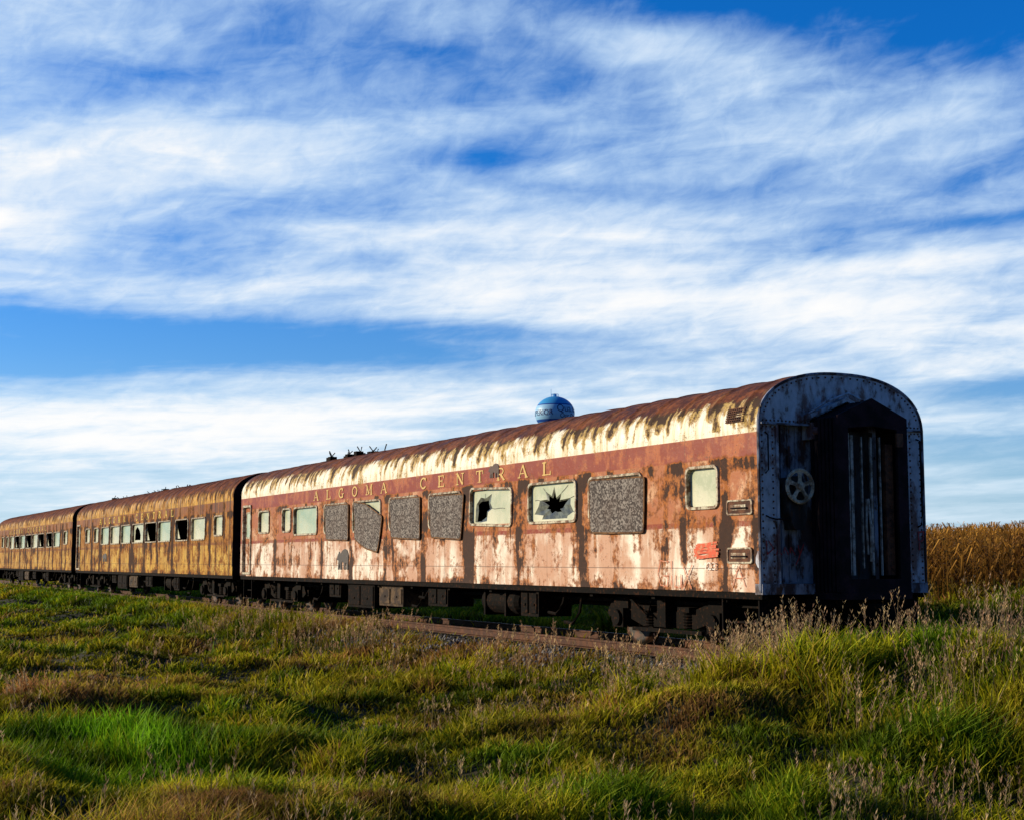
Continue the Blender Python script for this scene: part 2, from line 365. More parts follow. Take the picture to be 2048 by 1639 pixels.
def glassm(name, c1, c2):
    m, N, b, oc = newmat(name)
    n1 = N.noise(oc, 1.1, 5, .6); n2 = N.noise(oc, 9, 6, .7)
    c = N.mix(N.mr(n1, .35, .65), c1, c2); c = N.mix(N.mr(n2, .5, .75, 0, .4), c, (.30, .28, .18))
    N.put(b.inputs['Base Color'], c); N.put(b.inputs['Roughness'], N.mr(n2, .3, .7, .12, .4)); b.inputs['Specular IOR Level'].default_value = .7
    return m
m_glass = glassm("dusty_sky_pale_glass", (.50, .54, .37), (.76, .74, .55))  # sky seen through the panes is painted in as a pale colour
m_glassg = glassm("dusty_sky_green_glass", (.38, .50, .36), (.60, .66, .50))
m_board, N, b, oc = newmat("speckled_grey_board")
vc, vd = N.voro(oc, 34); nb = N.noise(oc, 42, 5, .8); n1 = N.noise(oc, 1.7, 4, .6)
vx, _, _ = N.sep(vc)
g = N.math('ADD', N.math('MULTIPLY', vx, .45), N.math('MULTIPLY', nb, .55)); g = N.mr(g, .38, .74, .0, 1)
c = N.mix(g, (.045, .034, .032), (.34, .30, .27)); c = N.mix(N.mr(n1, .4, .7, 0, .5), c, (.095, .062, .050))
N.put(b.inputs['Base Color'], c); b.inputs['Roughness'].default_value = .9
m_bedge = worn("rotten_board_edge", (.24, .12, .05), (.06, .024, .012), 8, .9)
def letm(name, col, lo=.55, hi=.68, under=(.16, .06, .03)):
    m, N, b, oc = newmat(name); n = N.noise(oc, 14, 6, .7)
    N.put(b.inputs['Base Color'], N.mix(N.mr(n, lo, hi), col, under)); b.inputs['Roughness'].default_value = .6; return m
m_gold = letm("worn_gold_lettering", (.68, .44, .12), .52, .66, (.36, .10, .03)); m_goldh = letm("faint_gold_lettering", (.88, .60, .05), .5, .66)
m_orange = letm("orange_spray_paint", (.68, .07, .008), .50, .58, (.60, .22, .10)); m_red = letm("red_spray_paint", (.40, .02, .02), .52, .64, (.10, .07, .08))
m_faint = letm("faint_orange_spray_paint", (.58, .14, .05), .46, .58, (.64, .38, .25))
m_white = letm("white_numerals", (.9, .86, .78), .54, .64, (.5, .3, .22)); m_bear = letm("black_emblem_paint", (.05, .035, .03), .58, .68, (.3, .2, .16))
m_navy = letm("navy_tank_lettering", (.010, .025, .15), .7, .9)

# ------------------------------------------------------------------ train geometry
HW = 1.55; ZS = .96; ZR = 3.32; RH = .84; LEN = 25.45; NE = 2.35
def rprof(n=30, hw=HW, rh=RH):
    pts = []
    for i in range(n+1):
        t = math.pi*i/n; c, s = math.cos(t), math.sin(t)
        pts.append((-math.copysign(abs(c)**(2/NE), c)*hw, ZR+rh*max(s, 0)**(2/NE)))
    return pts
def rrect(x0, x1, z0, z1, r, n=5):
    out = []
    for (cx, cz, a0) in ((x1-r, z1-r, 0), (x0+r, z1-r, 90), (x0+r, z0+r, 180), (x1-r, z0+r, 270)):
        for k in range(n+1):
            t = math.radians(a0+90*k/n); out.append((cx+r*math.cos(t), cz+r*math.sin(t)))
    return out
def rot2(pts, c, a):
    ca, sa = math.cos(a), math.sin(a); return [(c[0]+(p[0]-c[0])*ca-(p[1]-c[1])*sa, c[1]+(p[0]-c[0])*sa+(p[1]-c[1])*ca) for p in pts]
def ring(mb, outer, inner, yo, ys, yi, mi=0):
    n = len(outer)
    vs = [(p[0], ys, p[1]) for p in outer]+[(p[0]*.9+q_[0]*.1, yo, p[1]*.9+q_[1]*.1) for p, q_ in zip(outer, inner)]+[(p[0]*.15+q_[0]*.85, yo, p[1]*.15+q_[1]*.85) for p, q_ in zip(outer, inner)]+[(p[0], yi, p[1]) for p in inner]
    fs = [(r*n+i, r*n+(i+1) % n, (r+1)*n+(i+1) % n, (r+1)*n+i) for r in range(3) for i in range(n)]
    mb.add(vs, fs, mi)
def window(car, wd, yw=-HW):
    x0, x1, z0, z1 = wd['x0'], wd['x1'], wd['z0'], wd['z1']; kind = wd['k']
    cx, cz = (x0+x1)/2, (z0+z1)/2; rt = wd.get('rot', 0)
    wo = empty("window", (cx, yw, cz), car)
    S = lambda pts: [(p[0]-cx, p[1]-cz) for p in rot2(pts, (cx, cz), rt)]
    r = .12
    outer = S(rrect(x0-.045, x1+.045, z0-.045, z1+.045, r)); inner = S(rrect(x0+.008, x1-.008, z0+.008, z1-.008, r*.7))
    mb = MB(); ring(mb, outer, inner, -.03, .004, .06); mb.obj("window_frame", m_frame, wo)
    g = inner
    yg = .045
    if kind in ('g', 'gg', 'hole', 'star', 'half'):
        mb = MB(); W, H = x1-x0, z1-z0; holes = []; mid = None
        if kind == 'hole':
            h0 = [(-.44*W, -.42*H), (-.43*W, -.10*H), (-.41*W, .10*H), (-.30*W, .30*H), (-.18*W, .26*H), (-.02*W, .38*H), (-.06*W, .12*H), (-.01*W, -.04*H), (-.12*W, -.14*H), (-.15*W, -.40*H), (-.3*W, -.43*H)]
            hc_ = (-.24*W, -.08*H); holes = [h0]
            mid = [(hc_[0]+(p[0]-hc_[0])*random.uniform(.6, .95), hc_[1]+(p[1]-hc_[1])*random.uniform(.6, .95)) for p in h0]
        if kind == 'star':
            n_ = 20; a = []; a2 = []
            for i in range(n_):
                t = 2*math.pi*i/n_; lo_ = math.sin(t) < 0.15
                rr = (random.uniform(.44, .50) if i % 2 else random.uniform(.30, .40)) if lo_ else (random.uniform(.26, .44) if i % 2 else random.uniform(.14, .22))
                a.append((max(-.46*W, min(.46*W, math.cos(t)*rr*W*.95)), max(-.44*H, min(.42*H, math.sin(t)*rr*H*1.4-.08*H))))
                k_ = random.uniform(.35, .62) if lo_ else random.uniform(.7, .85)
                a2.append((a[-1][0]*k_+.02, (a[-1][1]+.08*H)*k_*.95-.08*H))
            holes = [a]; mid = a2
        if kind == 'half':
            holes = [[(-.40*W, -.38*H), (-.36*W, .2*H), (-.2*W, .38*H), (.0, .2*H), (.12*W, -.1*H), (.1*W, -.38*H)]]
        polys = [[Vector((p[0], p[1], 0)) for p in g]]+[[Vector((p[0], p[1], 0)) for p in h] for h in holes]
        tr = geometry.tessellate_polygon(polys); fl = [p for h in polys for p in h]
        mb.add([(p.x, yg, p.y) for p in fl], [tuple(t) for t in tr], 0)
        if mid:
            n_ = len(mid); mb.add([(p[0], yg, p[1]) for p in holes[0]]+[(p[0], yg+.01, p[1]) for p in mid], [(i, (i+1) % n_, (i+1) % n_+n_, i+n_) for i in range(n_)], 2)
        if kind in ('star', 'hole'):
            h = holes[0]; c0 = (0.02, -.06*H) if kind == 'star' else (-.2*W, 0)
            for i in range(1, len(h), 2 if kind == 'star' else 3):
                p = h[i]; dx, dz = p[0]-c0[0], p[1]-c0[1]
                a = [p]; ang = math.atan2(dz, dx)+random.uniform(-.2, .2)
                for k in range(6):
                    ang += random.uniform(-.2, .2); q_ = (a[-1][0]+math.cos(ang)*.09, a[-1][1]+math.sin(ang)*.09)
                    if abs(q_[0]) > W*.46 or abs(q_[1]) > H*.44: break
                    a.append(q_)
                mb.stroke(a, .012, lambda u, v, l: (u, yg-.004-l, v), 1)
        mb.obj("window_glass", [m_glassg if kind == 'gg' else m_glass, m_crack, m_shard], wo)
    if kind == 'dark':
        mb = MB(); W, H = x1-x0, z1-z0
        for sh in ([(-.45*W, -.42*H), (-.25*W, -.42*H), (-.38*W, -.1*H), (-.45*W, .1*H)],):
            mb.add([(p[0], yg, p[1]) for p in sh], [(0, 1, 2, 3)])
        mb.obj("window_glass", m_glass, wo)
    if wd.get('board'):
        poly = [(onside(px, py, -.05)) for px, py in wd['board']]
        pp = []
        for i in range(len(poly)):
            a = poly[i]; b_ = poly[(i+1) % len(poly)]; n = max(2, int(math.hypot(b_[0]-a[0], b_[1]-a[1])/.05))
            for k in range(n):
                t = k/n; j = random.uniform(-.005, .005) if k else 0
                pp.append((a[0]+(b_[0]-a[0])*t+j-cx-car.location.x, a[1]+(b_[1]-a[1])*t+j-cz))
        for _ in range(2):
            pp = [((pp[i-1][0]+2*pp[i][0]+pp[(i+1) % len(pp)][0])/4, (pp[i-1][1]+2*pp[i][1]+pp[(i+1) % len(pp)][1])/4) for i in range(len(pp))]
        mb = MB(); n = len(pp)
        bx0 = sum(p[0] for p in pp)/n; bz0 = sum(p[1] for p in pp)/n
        ww = max(p[0] for p in pp)-min(p[0] for p in pp)
        tr = geometry.tessellate_polygon([[Vector((p[0], p[1], 0)) for p in pp]])
        yb = -.040; mb.add([(p[0], yb, p[1]) for p in pp], [tuple(t) for t in tr], 0)
        ex = [(bx0+(p[0]-bx0)*(1+.07/ww), bz0+(p[1]-bz0)*(1+.06/.95)) for p in pp]
        mb.add([(p[0], yb, p[1]) for p in pp]+[(p[0], yb, p[1]) for p in ex]+[(p[0], -.032, p[1]) for p in ex], [(i, (i+1) % n, (i+1) % n+n, i+n) for i in range(n)]+[(i+n, (i+1) % n+n, (i+1) % n+2*n, i+2*n) for i in range(n)], 1)
        o = mb.obj("window_board", [m_board, m_bedge], wo); o["label"] = "grey speckled board covering the window"
    return wo

def drip_attr(o, fn):
    me = o.data; n = len(me.vertices); co = np.empty(n*3, np.float32); me.vertices.foreach_get('co', co); co = co.reshape(-1, 3)
    a = me.attributes.new('drip', 'FLOAT', 'POINT'); a.data.foreach_set('value', fn(co[:, 0], co[:, 1], co[:, 2]).astype(np.float32))

def side(car, L, wins, mat, ysgn, drips, openings=True, door=None):
    xs = set(np.round(np.arange(0, L, .055), 4)); xs = {-x for x in xs}|{-L}
    zs = set(np.round(np.linspace(ZS, ZR, 34), 4))
    rects = [(w_['x0'], w_['x1'], w_['z0'], w_['z1']) for w_ in wins] if openings else []
    if door and openings: rects.append(door)
    for r in rects:
        xs = {x for x in xs if abs(x-r[0]) > .02 and abs(x-r[1]) > .02}|{r[0], r[1]}
        zs |= {r[2], r[3]}
    def uniq(v):
        v = sorted(v); o = [v[0]]
        for t in v[1:]:
            if t-o[-1] > 1e-3: o.append(t)
        return o
    xs = uniq(xs); zs = uniq(zs); nz = len(zs)
    y = ysgn*HW; X_, Z_ = np.meshgrid(xs, zs, indexing='ij')
    dy = np.abs(.016*(vn(X_, Z_, .9, 2)-.5)+.008*(vn(X_, Z_, .3, 4)-.5))*.6*((Z_ > ZS+.05) & (Z_ < ZR-.05))
    vs = list(zip(X_.ravel().tolist(), (y-ysgn*dy).ravel().tolist(), Z_.ravel().tolist()))
    mb = MB(); fs = []
    for i in range(len(xs)-1):
        for j in range(nz-1):
            cx, cz = (xs[i]+xs[i+1])/2, (zs[j]+zs[j+1])/2
            if any(r[0] < cx < r[1] and r[2] < cz < r[3] for r in rects): continue
            fs.append((i*nz+j, (i+1)*nz+j, (i+1)*nz+j+1, i*nz+j+1))
    mb.add(vs, fs); return mb

def roof_mesh(L):
    pr = rprof(34); xs = [0]; x = 0
    while x < L-.01:
        for d in (.0, .03, .06): xs.append(x+.35+d) if x+.35+d < L else None
        xs += [v for v in (x+.07, x+.15, x+.23, x+.5, x+.58, x+.66, x+.75, x+.82) if v < L]
        x += .84
    xs = sorted(set(xs+[L])); mb = MB(); vs = []
    c0 = (0, ZR-.3)
    for i, x in enumerate(xs):
        rib = any(abs(x-(.35+.84*k+.03)) < .005 for k in range(40))
        off = .018 if rib else 0.0
        for (y, z) in pr:
            d = math.hypot(y, z-c0[1]); sag = .018*(float(vn(x, y*2, .8, 6))-.5) if z > ZR+.05 else 0
            sc = 1+(off+sag)/d if z > ZR+.02 else 1
            vs.append((-x, y*sc, c0[1]+(z-c0[1])*sc))
    n = len(pr); mb.add(vs, [(i*n+k, i*n+k+1, (i+1)*n+k+1, (i+1)*n+k) for i in range(len(xs)-1) for k in range(n-1)])
    return mb

def wheel_mesh():
    mb = MB(); mb.lathe([(.0, -.09), (.09, -.09), (.1, -.05), (.30, -.035), (.38, -.06), (.455, -.065), (.46, .05), (.50, .055), (.50, .085), (.37, .085), (.3, .02), (.12, .04), (.1, .08), (0, .08)], (0, 0, 0), 'y', 28); return mb
def bogie(car, xc):
    bo = empty("bogie", (xc, 0, 0), car)
    mb = MB()
    for s in (-1, 1):
        y0, y1 = sorted((s*1.02, s*1.16))
        mb.prism([(-1.9, .52), (-1.75, .72), (-1.1, .74), (-.6, .60), (.6, .60), (1.1, .74), (1.75, .72), (1.9, .52), (1.7, .42), (1.15, .45), (.75, .34), (-.75, .34), (-1.15, .45), (-1.7, .42)], 'y', y0, y1)
        mb.box(-1.0, 1.0, *sorted((s*1.17, s*1.22)), .26, .32)
        for xx in (-1.38, 1.38):
            mb.box(xx-.17, xx+.17, *sorted((s*.96, s*1.27)), .30, .62); mb.box(xx-.22, xx+.22, *sorted((s*1.0, s*1.2)), .62, .80)
            mb.lathe([(0, -.03), (.13, -.03), (.14, .03), (0, .05)], (xx, s*1.29, .46), 'y', 12)
        for xx in (-.55, .55):
            for k in range(6): mb.lathe([(.10, 0), (.12, .02), (.10, .04)], (xx, s*1.12, .34+.045*k), 'z', 12)
            mb.box(xx-.16, xx+.16, *sorted((s*.95, s*1.25)), .60, .68)
        mb.tube([(-.95, s*1.28, .78), (-.4, s*1.3, .5), (-.3, s*1.25, .9)], .025)
        mb.tube([(-1.9, s*.8, .35), (1.9, s*.8, .35)], .03)
        mb.box(-.12, .12, *sorted((s*1.16, s*1.3)), .36, .86)
    mb.box(-.28, .28, -1.1, 1.1, .5, .84); mb.box(-1.95, -1.83, -1.1, 1.1, .46, .62); mb.box(1.83, 1.95, -1.1, 1.1, .46, .62)
    for xx in (-1.9, -.85, .85, 1.9): mb.box(xx-.06, xx+.06, -.95, .95, .28, .46)
    mb.obj("bogie_frame", m_under, bo)
    for xx in (-1.38, 1.38):
        for s in (-1, 1):
            o = wheel_mesh().obj("wheel", m_whl, bo, True, (xx, s*.78, .46))
            if s > 0: o.rotation_euler = (0, 0, math.pi)
    return bo

GLY = {
 'A': [([(.05, 0), (.48, 1)], .08), ([(.50, 1), (.92, 0)], .17), ([(.26, .34), (.76, .34)], .07), ([(-.07, .03), (.20, .03)], .07), ([(.74, .03), (1.08, .03)], .07)],
 'L': [([(.25, 0), (.25, 1)], .17), ([(.05, .97), (.48, .97)], .07), ([(.05, .03), (.95, .03)], .08), ([(.92, 0), (.92, .28)], .08)],
 'E': [([(.22, 0), (.22, 1)], .17), ([(.05, .97), (.88, .97)], .08), ([(.05, .03), (.93, .03)], .08), ([(.22, .52), (.66, .52)], .08), ([(.86, .97), (.86, .75)], .07), ([(.91, .03), (.91, .27)], .07), ([(.66, .42), (.66, .62)], .07)],
 'M': [([(.12, 0), (.12, 1)], .08), ([(.12, 1), (.52, .08)], .16), ([(.52, .08), (.92, 1)], .07), ([(.94, 0), (.94, 1)], .17), ([(-.06, .03), (.3, .03)], .07), ([(.76, .03), (1.12, .03)], .07), ([(-.06, .97), (.18, .97)], .07), ([(.9, .97), (1.12, .97)], .07)],
 'N': [([(.14, 0), (.14, 1)], .08), ([(.14, 1), (.86, .02)], .17), ([(.88, 0), (.88, 1)], .08), ([(-.04, .03), (.32, .03)], .07), ([(-.04, .97), (.2, .97)], .07), ([(.7, .97), (1.06, .97)], .07)],
 'T': [([(.5, 0), (.5, 1)], .18), ([(.06, .97), (.94, .97)], .08), ([(.08, .97), (.08, .72)], .07), ([(.92, .97), (.92, .72)], .07), ([(.28, .03), (.72, .03)], .07)],
 'R': [([(.2, 0), (.2, 1)], .17), ([(.03, .97), (.6, .97), (.78, .88), (.83, .74), (.76, .58), (.6, .49), (.2, .49)], .1), ([(.5, .49), (.9, .02)], .17), ([(.03, .03), (.38, .03)], .07), ([(.85, .03), (1.02, .03)], .07)],
}
def arc(a0, a1, n=14): return [(.5+.42*math.cos(math.radians(a0+(a1-a0)*i/n)), .5+.47*math.sin(math.radians(a0+(a1-a0)*i/n))) for i in range(n+1)]
GLY['O'] = [(arc(0, 360, 22), .14)]; GLY['C'] = [(arc(42, 318), .14), ([(.84, .98), (.84, .70)], .07)]
GLY['G'] = [(arc(42, 322), .14), ([(.84, .98), (.84, .70)], .07), ([(.82, .04), (.82, .42)], .14), ([(.62, .42), (1.0, .42)], .07)]
def lettering(car, dx, mat):
    sp = .925; le = empty("lettering", (0, -HW, 3.0), car)
    for wd, s0 in (("ALGOMA", 18.75), ("CENTRAL", 11.85)):
        for i, ch in enumerate(wd):
            mb = MB(); xc = -(s0-i*sp)+dx
            lf = .009
            for pts, wdt in GLY[ch]:
                P = lambda u, v, l, xc=xc: (xc+(u-.5)*.35, -l, -.04+v*.235)
                lf = mb.stroke([(p[0], p[1]) for p in pts], wdt*1.1, P, 0, lf)
            mb.obj("letter", mat, le)
def strokes(name, car, lines, w_, mat, kind='side', lift0=.010):
    mb = MB(); lf = lift0
    for ln in lines:
        if kind == 'side':
            pts = [onside(*p) for p in ln]; P = lambda u, v, l: (u-car.location.x, -HW-l, v)
        else:
            pts = [onend(*p) for p in ln]; P = lambda u, v, l: (l, u, v)
        out = []
        for i in range(len(pts)-1):
            n = 3
            for k in range(n):
                t = k/n; out.append((pts[i][0]+(pts[i+1][0]-pts[i][0])*t+random.uniform(-.006, .006), pts[i][1]+(pts[i+1][1]-pts[i][1])*t+random.uniform(-.006, .006)))
        out.append(pts[-1])
        lf = mb.stroke(out, w_, P, 0, lf)
    return mb.obj(name, mat, car)

def make_car(idx, x0, wins, driplist, mat, label):
    car = empty("passenger_car", (x0, HW, 0)); tag(car, label, "train car", "abandoned passenger cars")
    L = LEN
    door = (-L+.28, -L+1.02, 1.06, 3.0)
    for wd in wins: window(car, wd)
    def dfn(x, y, z):
        d = np.zeros_like(x)
        for (s, wd, z0, z1, am) in driplist:
            xx = x+s+.05*(vn(z*0+s, z, .35, 17)-.5)*2
            d = np.maximum(d, am*np.exp(-(xx/wd)**2)*sstep(z1-.25, z1+.15, z)*sstep(z0+.04, z0-.04, z)*(.45+1.0*vn(x, z, .22, 8)))
        d += .35*sstep(1.12, .98, z)*vn(x, z, .5, 9)
        d += .75*sstep(2.55, 2.85, z)*sstep(2.93, 2.88, z)*sstep(.35, .75, vn(x*2, z, .5, 11))
        d += .4*sstep(.62, .85, vn(x, z, .45, 19))*sstep(2.6, 2.0, z)
        d += .4*sstep(-.5, -.1, x)*vn(x, z*.5, .2, 15)
        return d
    mb = side(car, L, wins, mat, -1, None, True, door)
    far = side(car, L, [], mat, 1, None, False)
    o1 = mb.obj("side_wall", mat, car); drip_attr(o1, dfn)
    o2 = far.obj("side_wall", mat, car); drip_attr(o2, lambda x, y, z: x*0)
    rng2 = [(random.uniform(0, L), random.uniform(.03, .10), random.uniform(.3, .9), random.uniform(3.26, 3.6)) for _ in range(120)]
    def rfn(x, y, z):
        d = np.zeros_like(x)
        for s, wd, am, zb in rng2: d = np.maximum(d, am*np.exp(-((x+s)/wd)**2)*sstep(zb-.1, zb+.1, z))
        return d*sstep(3.26, 3.36, z)
    o3 = roof_mesh(L).obj("roof", mat, car, True); drip_attr(o3, rfn)
    mb = MB(); mb.box(-L+.1, -.15, -HW+.06, HW-.06, .98, 1.08); mb.obj("floor", m_int, car)
    mb = MB(); mb.box(-L, 0, -.35, .35, .62, .95)
    for k in range(13): mb.box(-1-k*1.95-.05, -1-k*1.95+.05, -1.45, 1.45, .80, .975)
    mb.box(-L, 0, -1.53, -1.42, .86, .957); mb.box(-L, 0, 1.42, 1.53, .86, .957)
    mb.tube([(-1, -1.1, .74), (-L+1, -1.1, .74)], .035); mb.tube([(-5, -.8, .66), (-L+5, -.8, .66)], .05)
    mb.obj("underframe", m_under, car)
    def eq(name, s0, s1, y0, y1, z0, z1, mt_=None):
        mb = MB(); mb.box(-s1, -s0, y0, y1, z0, z1)
        mb.box(-s1-.03, -s0+.03, y0-.03, y1+.03, z1, z1+.05)
        n = max(2, int((s1-s0)/.7)); w_ = (s1-s0)/n
        for i in range(n):
            a = -s1+i*w_
            mb.box(a+.05, a+w_-.05, y0-.025, y0-.004, z0+.06, z1-.05)
            mb.box(a+w_/2-.06, a+w_/2+.06, y0-.045, y0-.025, z0+.2, z0+.24)
        for xx in (-s1+.1, -s0-.1): mb.box(xx-.03, xx+.03, y0+.05, y0+.12, z1, .95)
        return mb.obj(name, mt_ or m_under, car)
    eq("battery_box", 14.9, 16.6, -1.45, -.75, .30, .86); eq("battery_box", 13.3, 14.7, -1.40, -.75, .38, .82, m_box); eq("equipment_locker", 10.9, 11.9, -1.4, -.8, .45, .86)
    eq("equipment_locker", 17.4, 18.2, -1.35, -.8, .5, .88)
    mb = MB(); mb.lathe([(0, 0), (.2, .03), (.26, .12), (.26, 1.5), (.2, 1.6), (0, 1.63)], (-9.6, -1.05, .62), 'x', 18)
    for xx in (-9.3, -8.4): mb.box(xx-.03, xx+.03, -1.33, -.77, .34, .95)
    mb.obj("air_tank", m_under, car, False)
    eq("water_tank_box", 6.9, 7.6, -1.4, -.7, .38, .86)
    for s, dz in ((5.6, .2), (6.2, .35), (12.5, .3), (19.0, .3), (12.1, .5)):
        mb = MB(); mb.tube([(-s, -1.2, .95), (-s-.05, -1.25, dz+.3), (-s-.2, -1.3, dz+.1), (-s-.5, -1.3, dz+.12)], .03); mb.obj("brake_pipe", m_under, car)
    for k in range(8):
        s = 6+k*1.7; mb = MB(); mb.tube([(-s, -1.3, .95), (-s-.5, -.9, .45+random.random()*.2)], .022); mb.obj("hanger_rod", m_under, car)
    bogie(car, -2.95); bogie(car, -L+2.95)
    mb = MB(); dx0, dx1, dz0, dz1 = door
    mb.box(dx0, dx1, -HW+.05, -HW+.09, dz0, dz1, 0); ring(mb, rrect(dx0-.06, dx1+.06, dz0-.06, dz1+.05, .05), rrect(dx0+.03, dx1-.03, dz0+.02, dz1-.03, .04), -HW-.03, -HW+.004, -HW+.05, 1)
    ring(mb, rrect(dx0+.14, dx1-.14, 2.05, 2.85, .08), rrect(dx0+.19, dx1-.19, 2.10, 2.80, .06), -HW+.03, -HW+.049, -HW+.045, 1)
    mb.add([(p[0], -HW+.044, p[1]) for p in rrect(dx0+.19, dx1-.19, 2.10, 2.80, .06)], [tuple(range(24))], 2)
    o = mb.obj("door", [mat, m_frame, m_glassg], car); drip_attr(o, lambda x, y, z: x*0+.3)
    pr = rprof(24); poly = [(-HW, ZS)]+pr+[(HW, ZS)]
    mb = MB(); mb.prism([(p[0]*.998, p[1]-.003) for p in poly], 'x', -L+.001, -L+.05); mb.obj("end_wall", m_dark, car)
    mb = MB(); mb.prism([(-.65, .95), (-.65, 3.5), (0, 3.7), (.65, 3.5), (.65, .95)], 'x', -L-.5, -L+.0005)
    mb.obj("diaphragm", m_dark, car)
    if idx:
        mb = MB(); mb.prism([(p[0]*.998, p[1]-.003) for p in poly], 'x', -.05, -.001); mb.obj("end_wall", m_dark, car)
        mb = MB(); mb.prism([(-.65, .95), (-.65, 3.5), (0, 3.7), (.65, 3.5), (.65, .95)], 'x', -.0005, .5); mb.obj("diaphragm", m_dark, car)
    mb = MB()
    mb.box(-L-.55, -L+.4, -.12, .12, .55, .8); mb.box(-L-.62, -L-.4, -.2, .2, .52, .84); mb.obj("coupler", m_under, car)
    mb = MB()
    for k in range(3): mb.box(-L+.25, -L+1.0, -HW+.05+.16*k*.6, -HW+.35+.1*k, .30+.23*k, .33+.23*k)
    mb.box(-L+.22, -L+.25, -HW+.05, -HW+.6, .3, .95); mb.box(-L+1.0, -L+1.03, -HW+.05, -HW+.6, .3, .95); mb.obj("steps", m_under, car)
    return car

def wx(px): return onside(px, 1040)[0]
def mkwins(lst, x0):
    out = []
    for e in lst:
        a, b_, k = e[0], e[1], e[2]
        xa, xb = wx(a)-x0+.05, wx(b_)-x0-.05; s = (k == 's')
        d = dict(x0=xa, x1=xb, z0=2.12, z1=2.80, k='g' if s else k)
        if s: d['z0'] = 2.22
        if len(e) > 3: d.update(e[3])
        out.append(d)
    return out
W1 = mkwins([(1373, 1440, 's'),
  (1178, 1287, 'g', dict(board=[(1177, 961), (1286, 954), (1284, 1062), (1180, 1063)])),
  (1057, 1155, 'star'), (940, 1026, 'hole', dict(rot=-.035)),
  (858, 924, 'g', dict(board=[(857, 992), (925, 988), (919, 1076), (861, 1072)])),
  (779, 838, 'g', dict(board=[(779, 998), (838, 994), (837, 1076), (781, 1073)])),
  (706, 763, 'g', dict(board=[(706, 1004), (730, 1008), (762, 1032), (757, 1076), (752, 1102), (728, 1093), (708, 1076), (709, 1040)])),
  (649, 696, 'g', dict(board=[(649, 1011), (695, 1008), (694, 1078), (651, 1077)])),
  (588, 636, 'gg'), (565, 583, 's'), (518, 540, 's')], 0)
def gapd(wins, hv=0):
    out = []
    xs = sorted([(-w_['x1'], -w_['x0']) for w_ in wins])
    for a, b_ in zip(xs[:-1], xs[1:]):
        m_ = (a[1]+b_[0])/2; out.append((m_+random.uniform(-.08, .08), random.uniform(.06, .15), 2.0, random.uniform(.9, 1.6), random.uniform(.35, .9)))
        out.append((m_, .22, 2.9, 1.7, random.uniform(.25, .5)))
        if hv: out.append((m_+.05, .16, 3.2, .9, random.uniform(.6, 1.0)))
    for a in xs:
        out.append((a[0]+.1, .05, 2.08, random.uniform(1.2, 1.8), random.uniform(.3, .8))); out.append((a[1]-.15, .05, 2.08, random.uniform(1.1, 1.8), random.uniform(.3, .8)))
        out.append(((a[0]+a[1])/2+random.uniform(-.3, .3), .3, 2.05, 1.85, .35))
    return out
D1 = gapd(W1)+[(-wx(p), wd, 2.0, zb, am) for p, wd, zb, am in ((1163, .17, 1.0, 1.15), (1365, .10, 1.4, .7), (1448, .13, 1.0, 1.1), (1035, .12, 1.0, .8), (938, .24, 1.05, 1.15), (846, .12, .96, 1.0), (770, .10, .96, .8), (702, .12, .96, 1), (1512, .06, 1.0, .7), (1330, .05, 1.5, .5))]
D1 += [(-wx(1365), .3, 2.9, 1.9, .5), (-wx(1160), .3, 2.9, 1.9, .6), (-wx(1035), .3, 2.9, 1.9, .5), (-wx(935), .3, 2.9, 1.9, .6), (-wx(1450), .12, 2.95, 1.0, .8), (-wx(1310), .25, 2.2, 1.6, .3)]
car1 = make_car(0, 0.0, W1, D1, M_BODY[0], "faded maroon and cream passenger car, rusty, with boarded broken windows")
X2 = wx(466)
W2 = mkwins([(429, 447, 's'), (384, 412, 'g'), (352, 378, 'dark'), (318, 343, 'gg'), (292, 315, 'dark'), (266, 289, 'half'), (244, 263, 'gg'), (223, 241, 'g'), (204, 220, 'gg'), (190, 199, 's'), (173, 182, 's')], X2)
car2 = make_car(1, X2, W2, gapd(W2, 1)+[(random.uniform(0, 25), .12, 3.2, random.uniform(1, 2.4), .8) for _ in range(26)], M_BODY[1], "brown rust-streaked passenger car with two glassless windows, coupled on track")
X3 = X2-LEN-1.1
W3 = [dict(w_) for w_ in W2]
for w_, k in zip(W3, ['g', 'gg', 'dark', 'dark', 'g', 'dark', 'gg', 'dark', 'g', 'g', 'g']): w_['k'] = k
car3 = make_car(2, X3, W3, gapd(W3, 1)+[(random.uniform(0, 25), .12, 3.2, random.uniform(1, 2.4), .8) for _ in range(26)], M_BODY[2], "golden brown rusted passenger car with several missing windows")
lettering(car1, 0, m_gold); lettering(car2, -1.2, m_goldh); lettering(car3, -1.2, m_goldh)

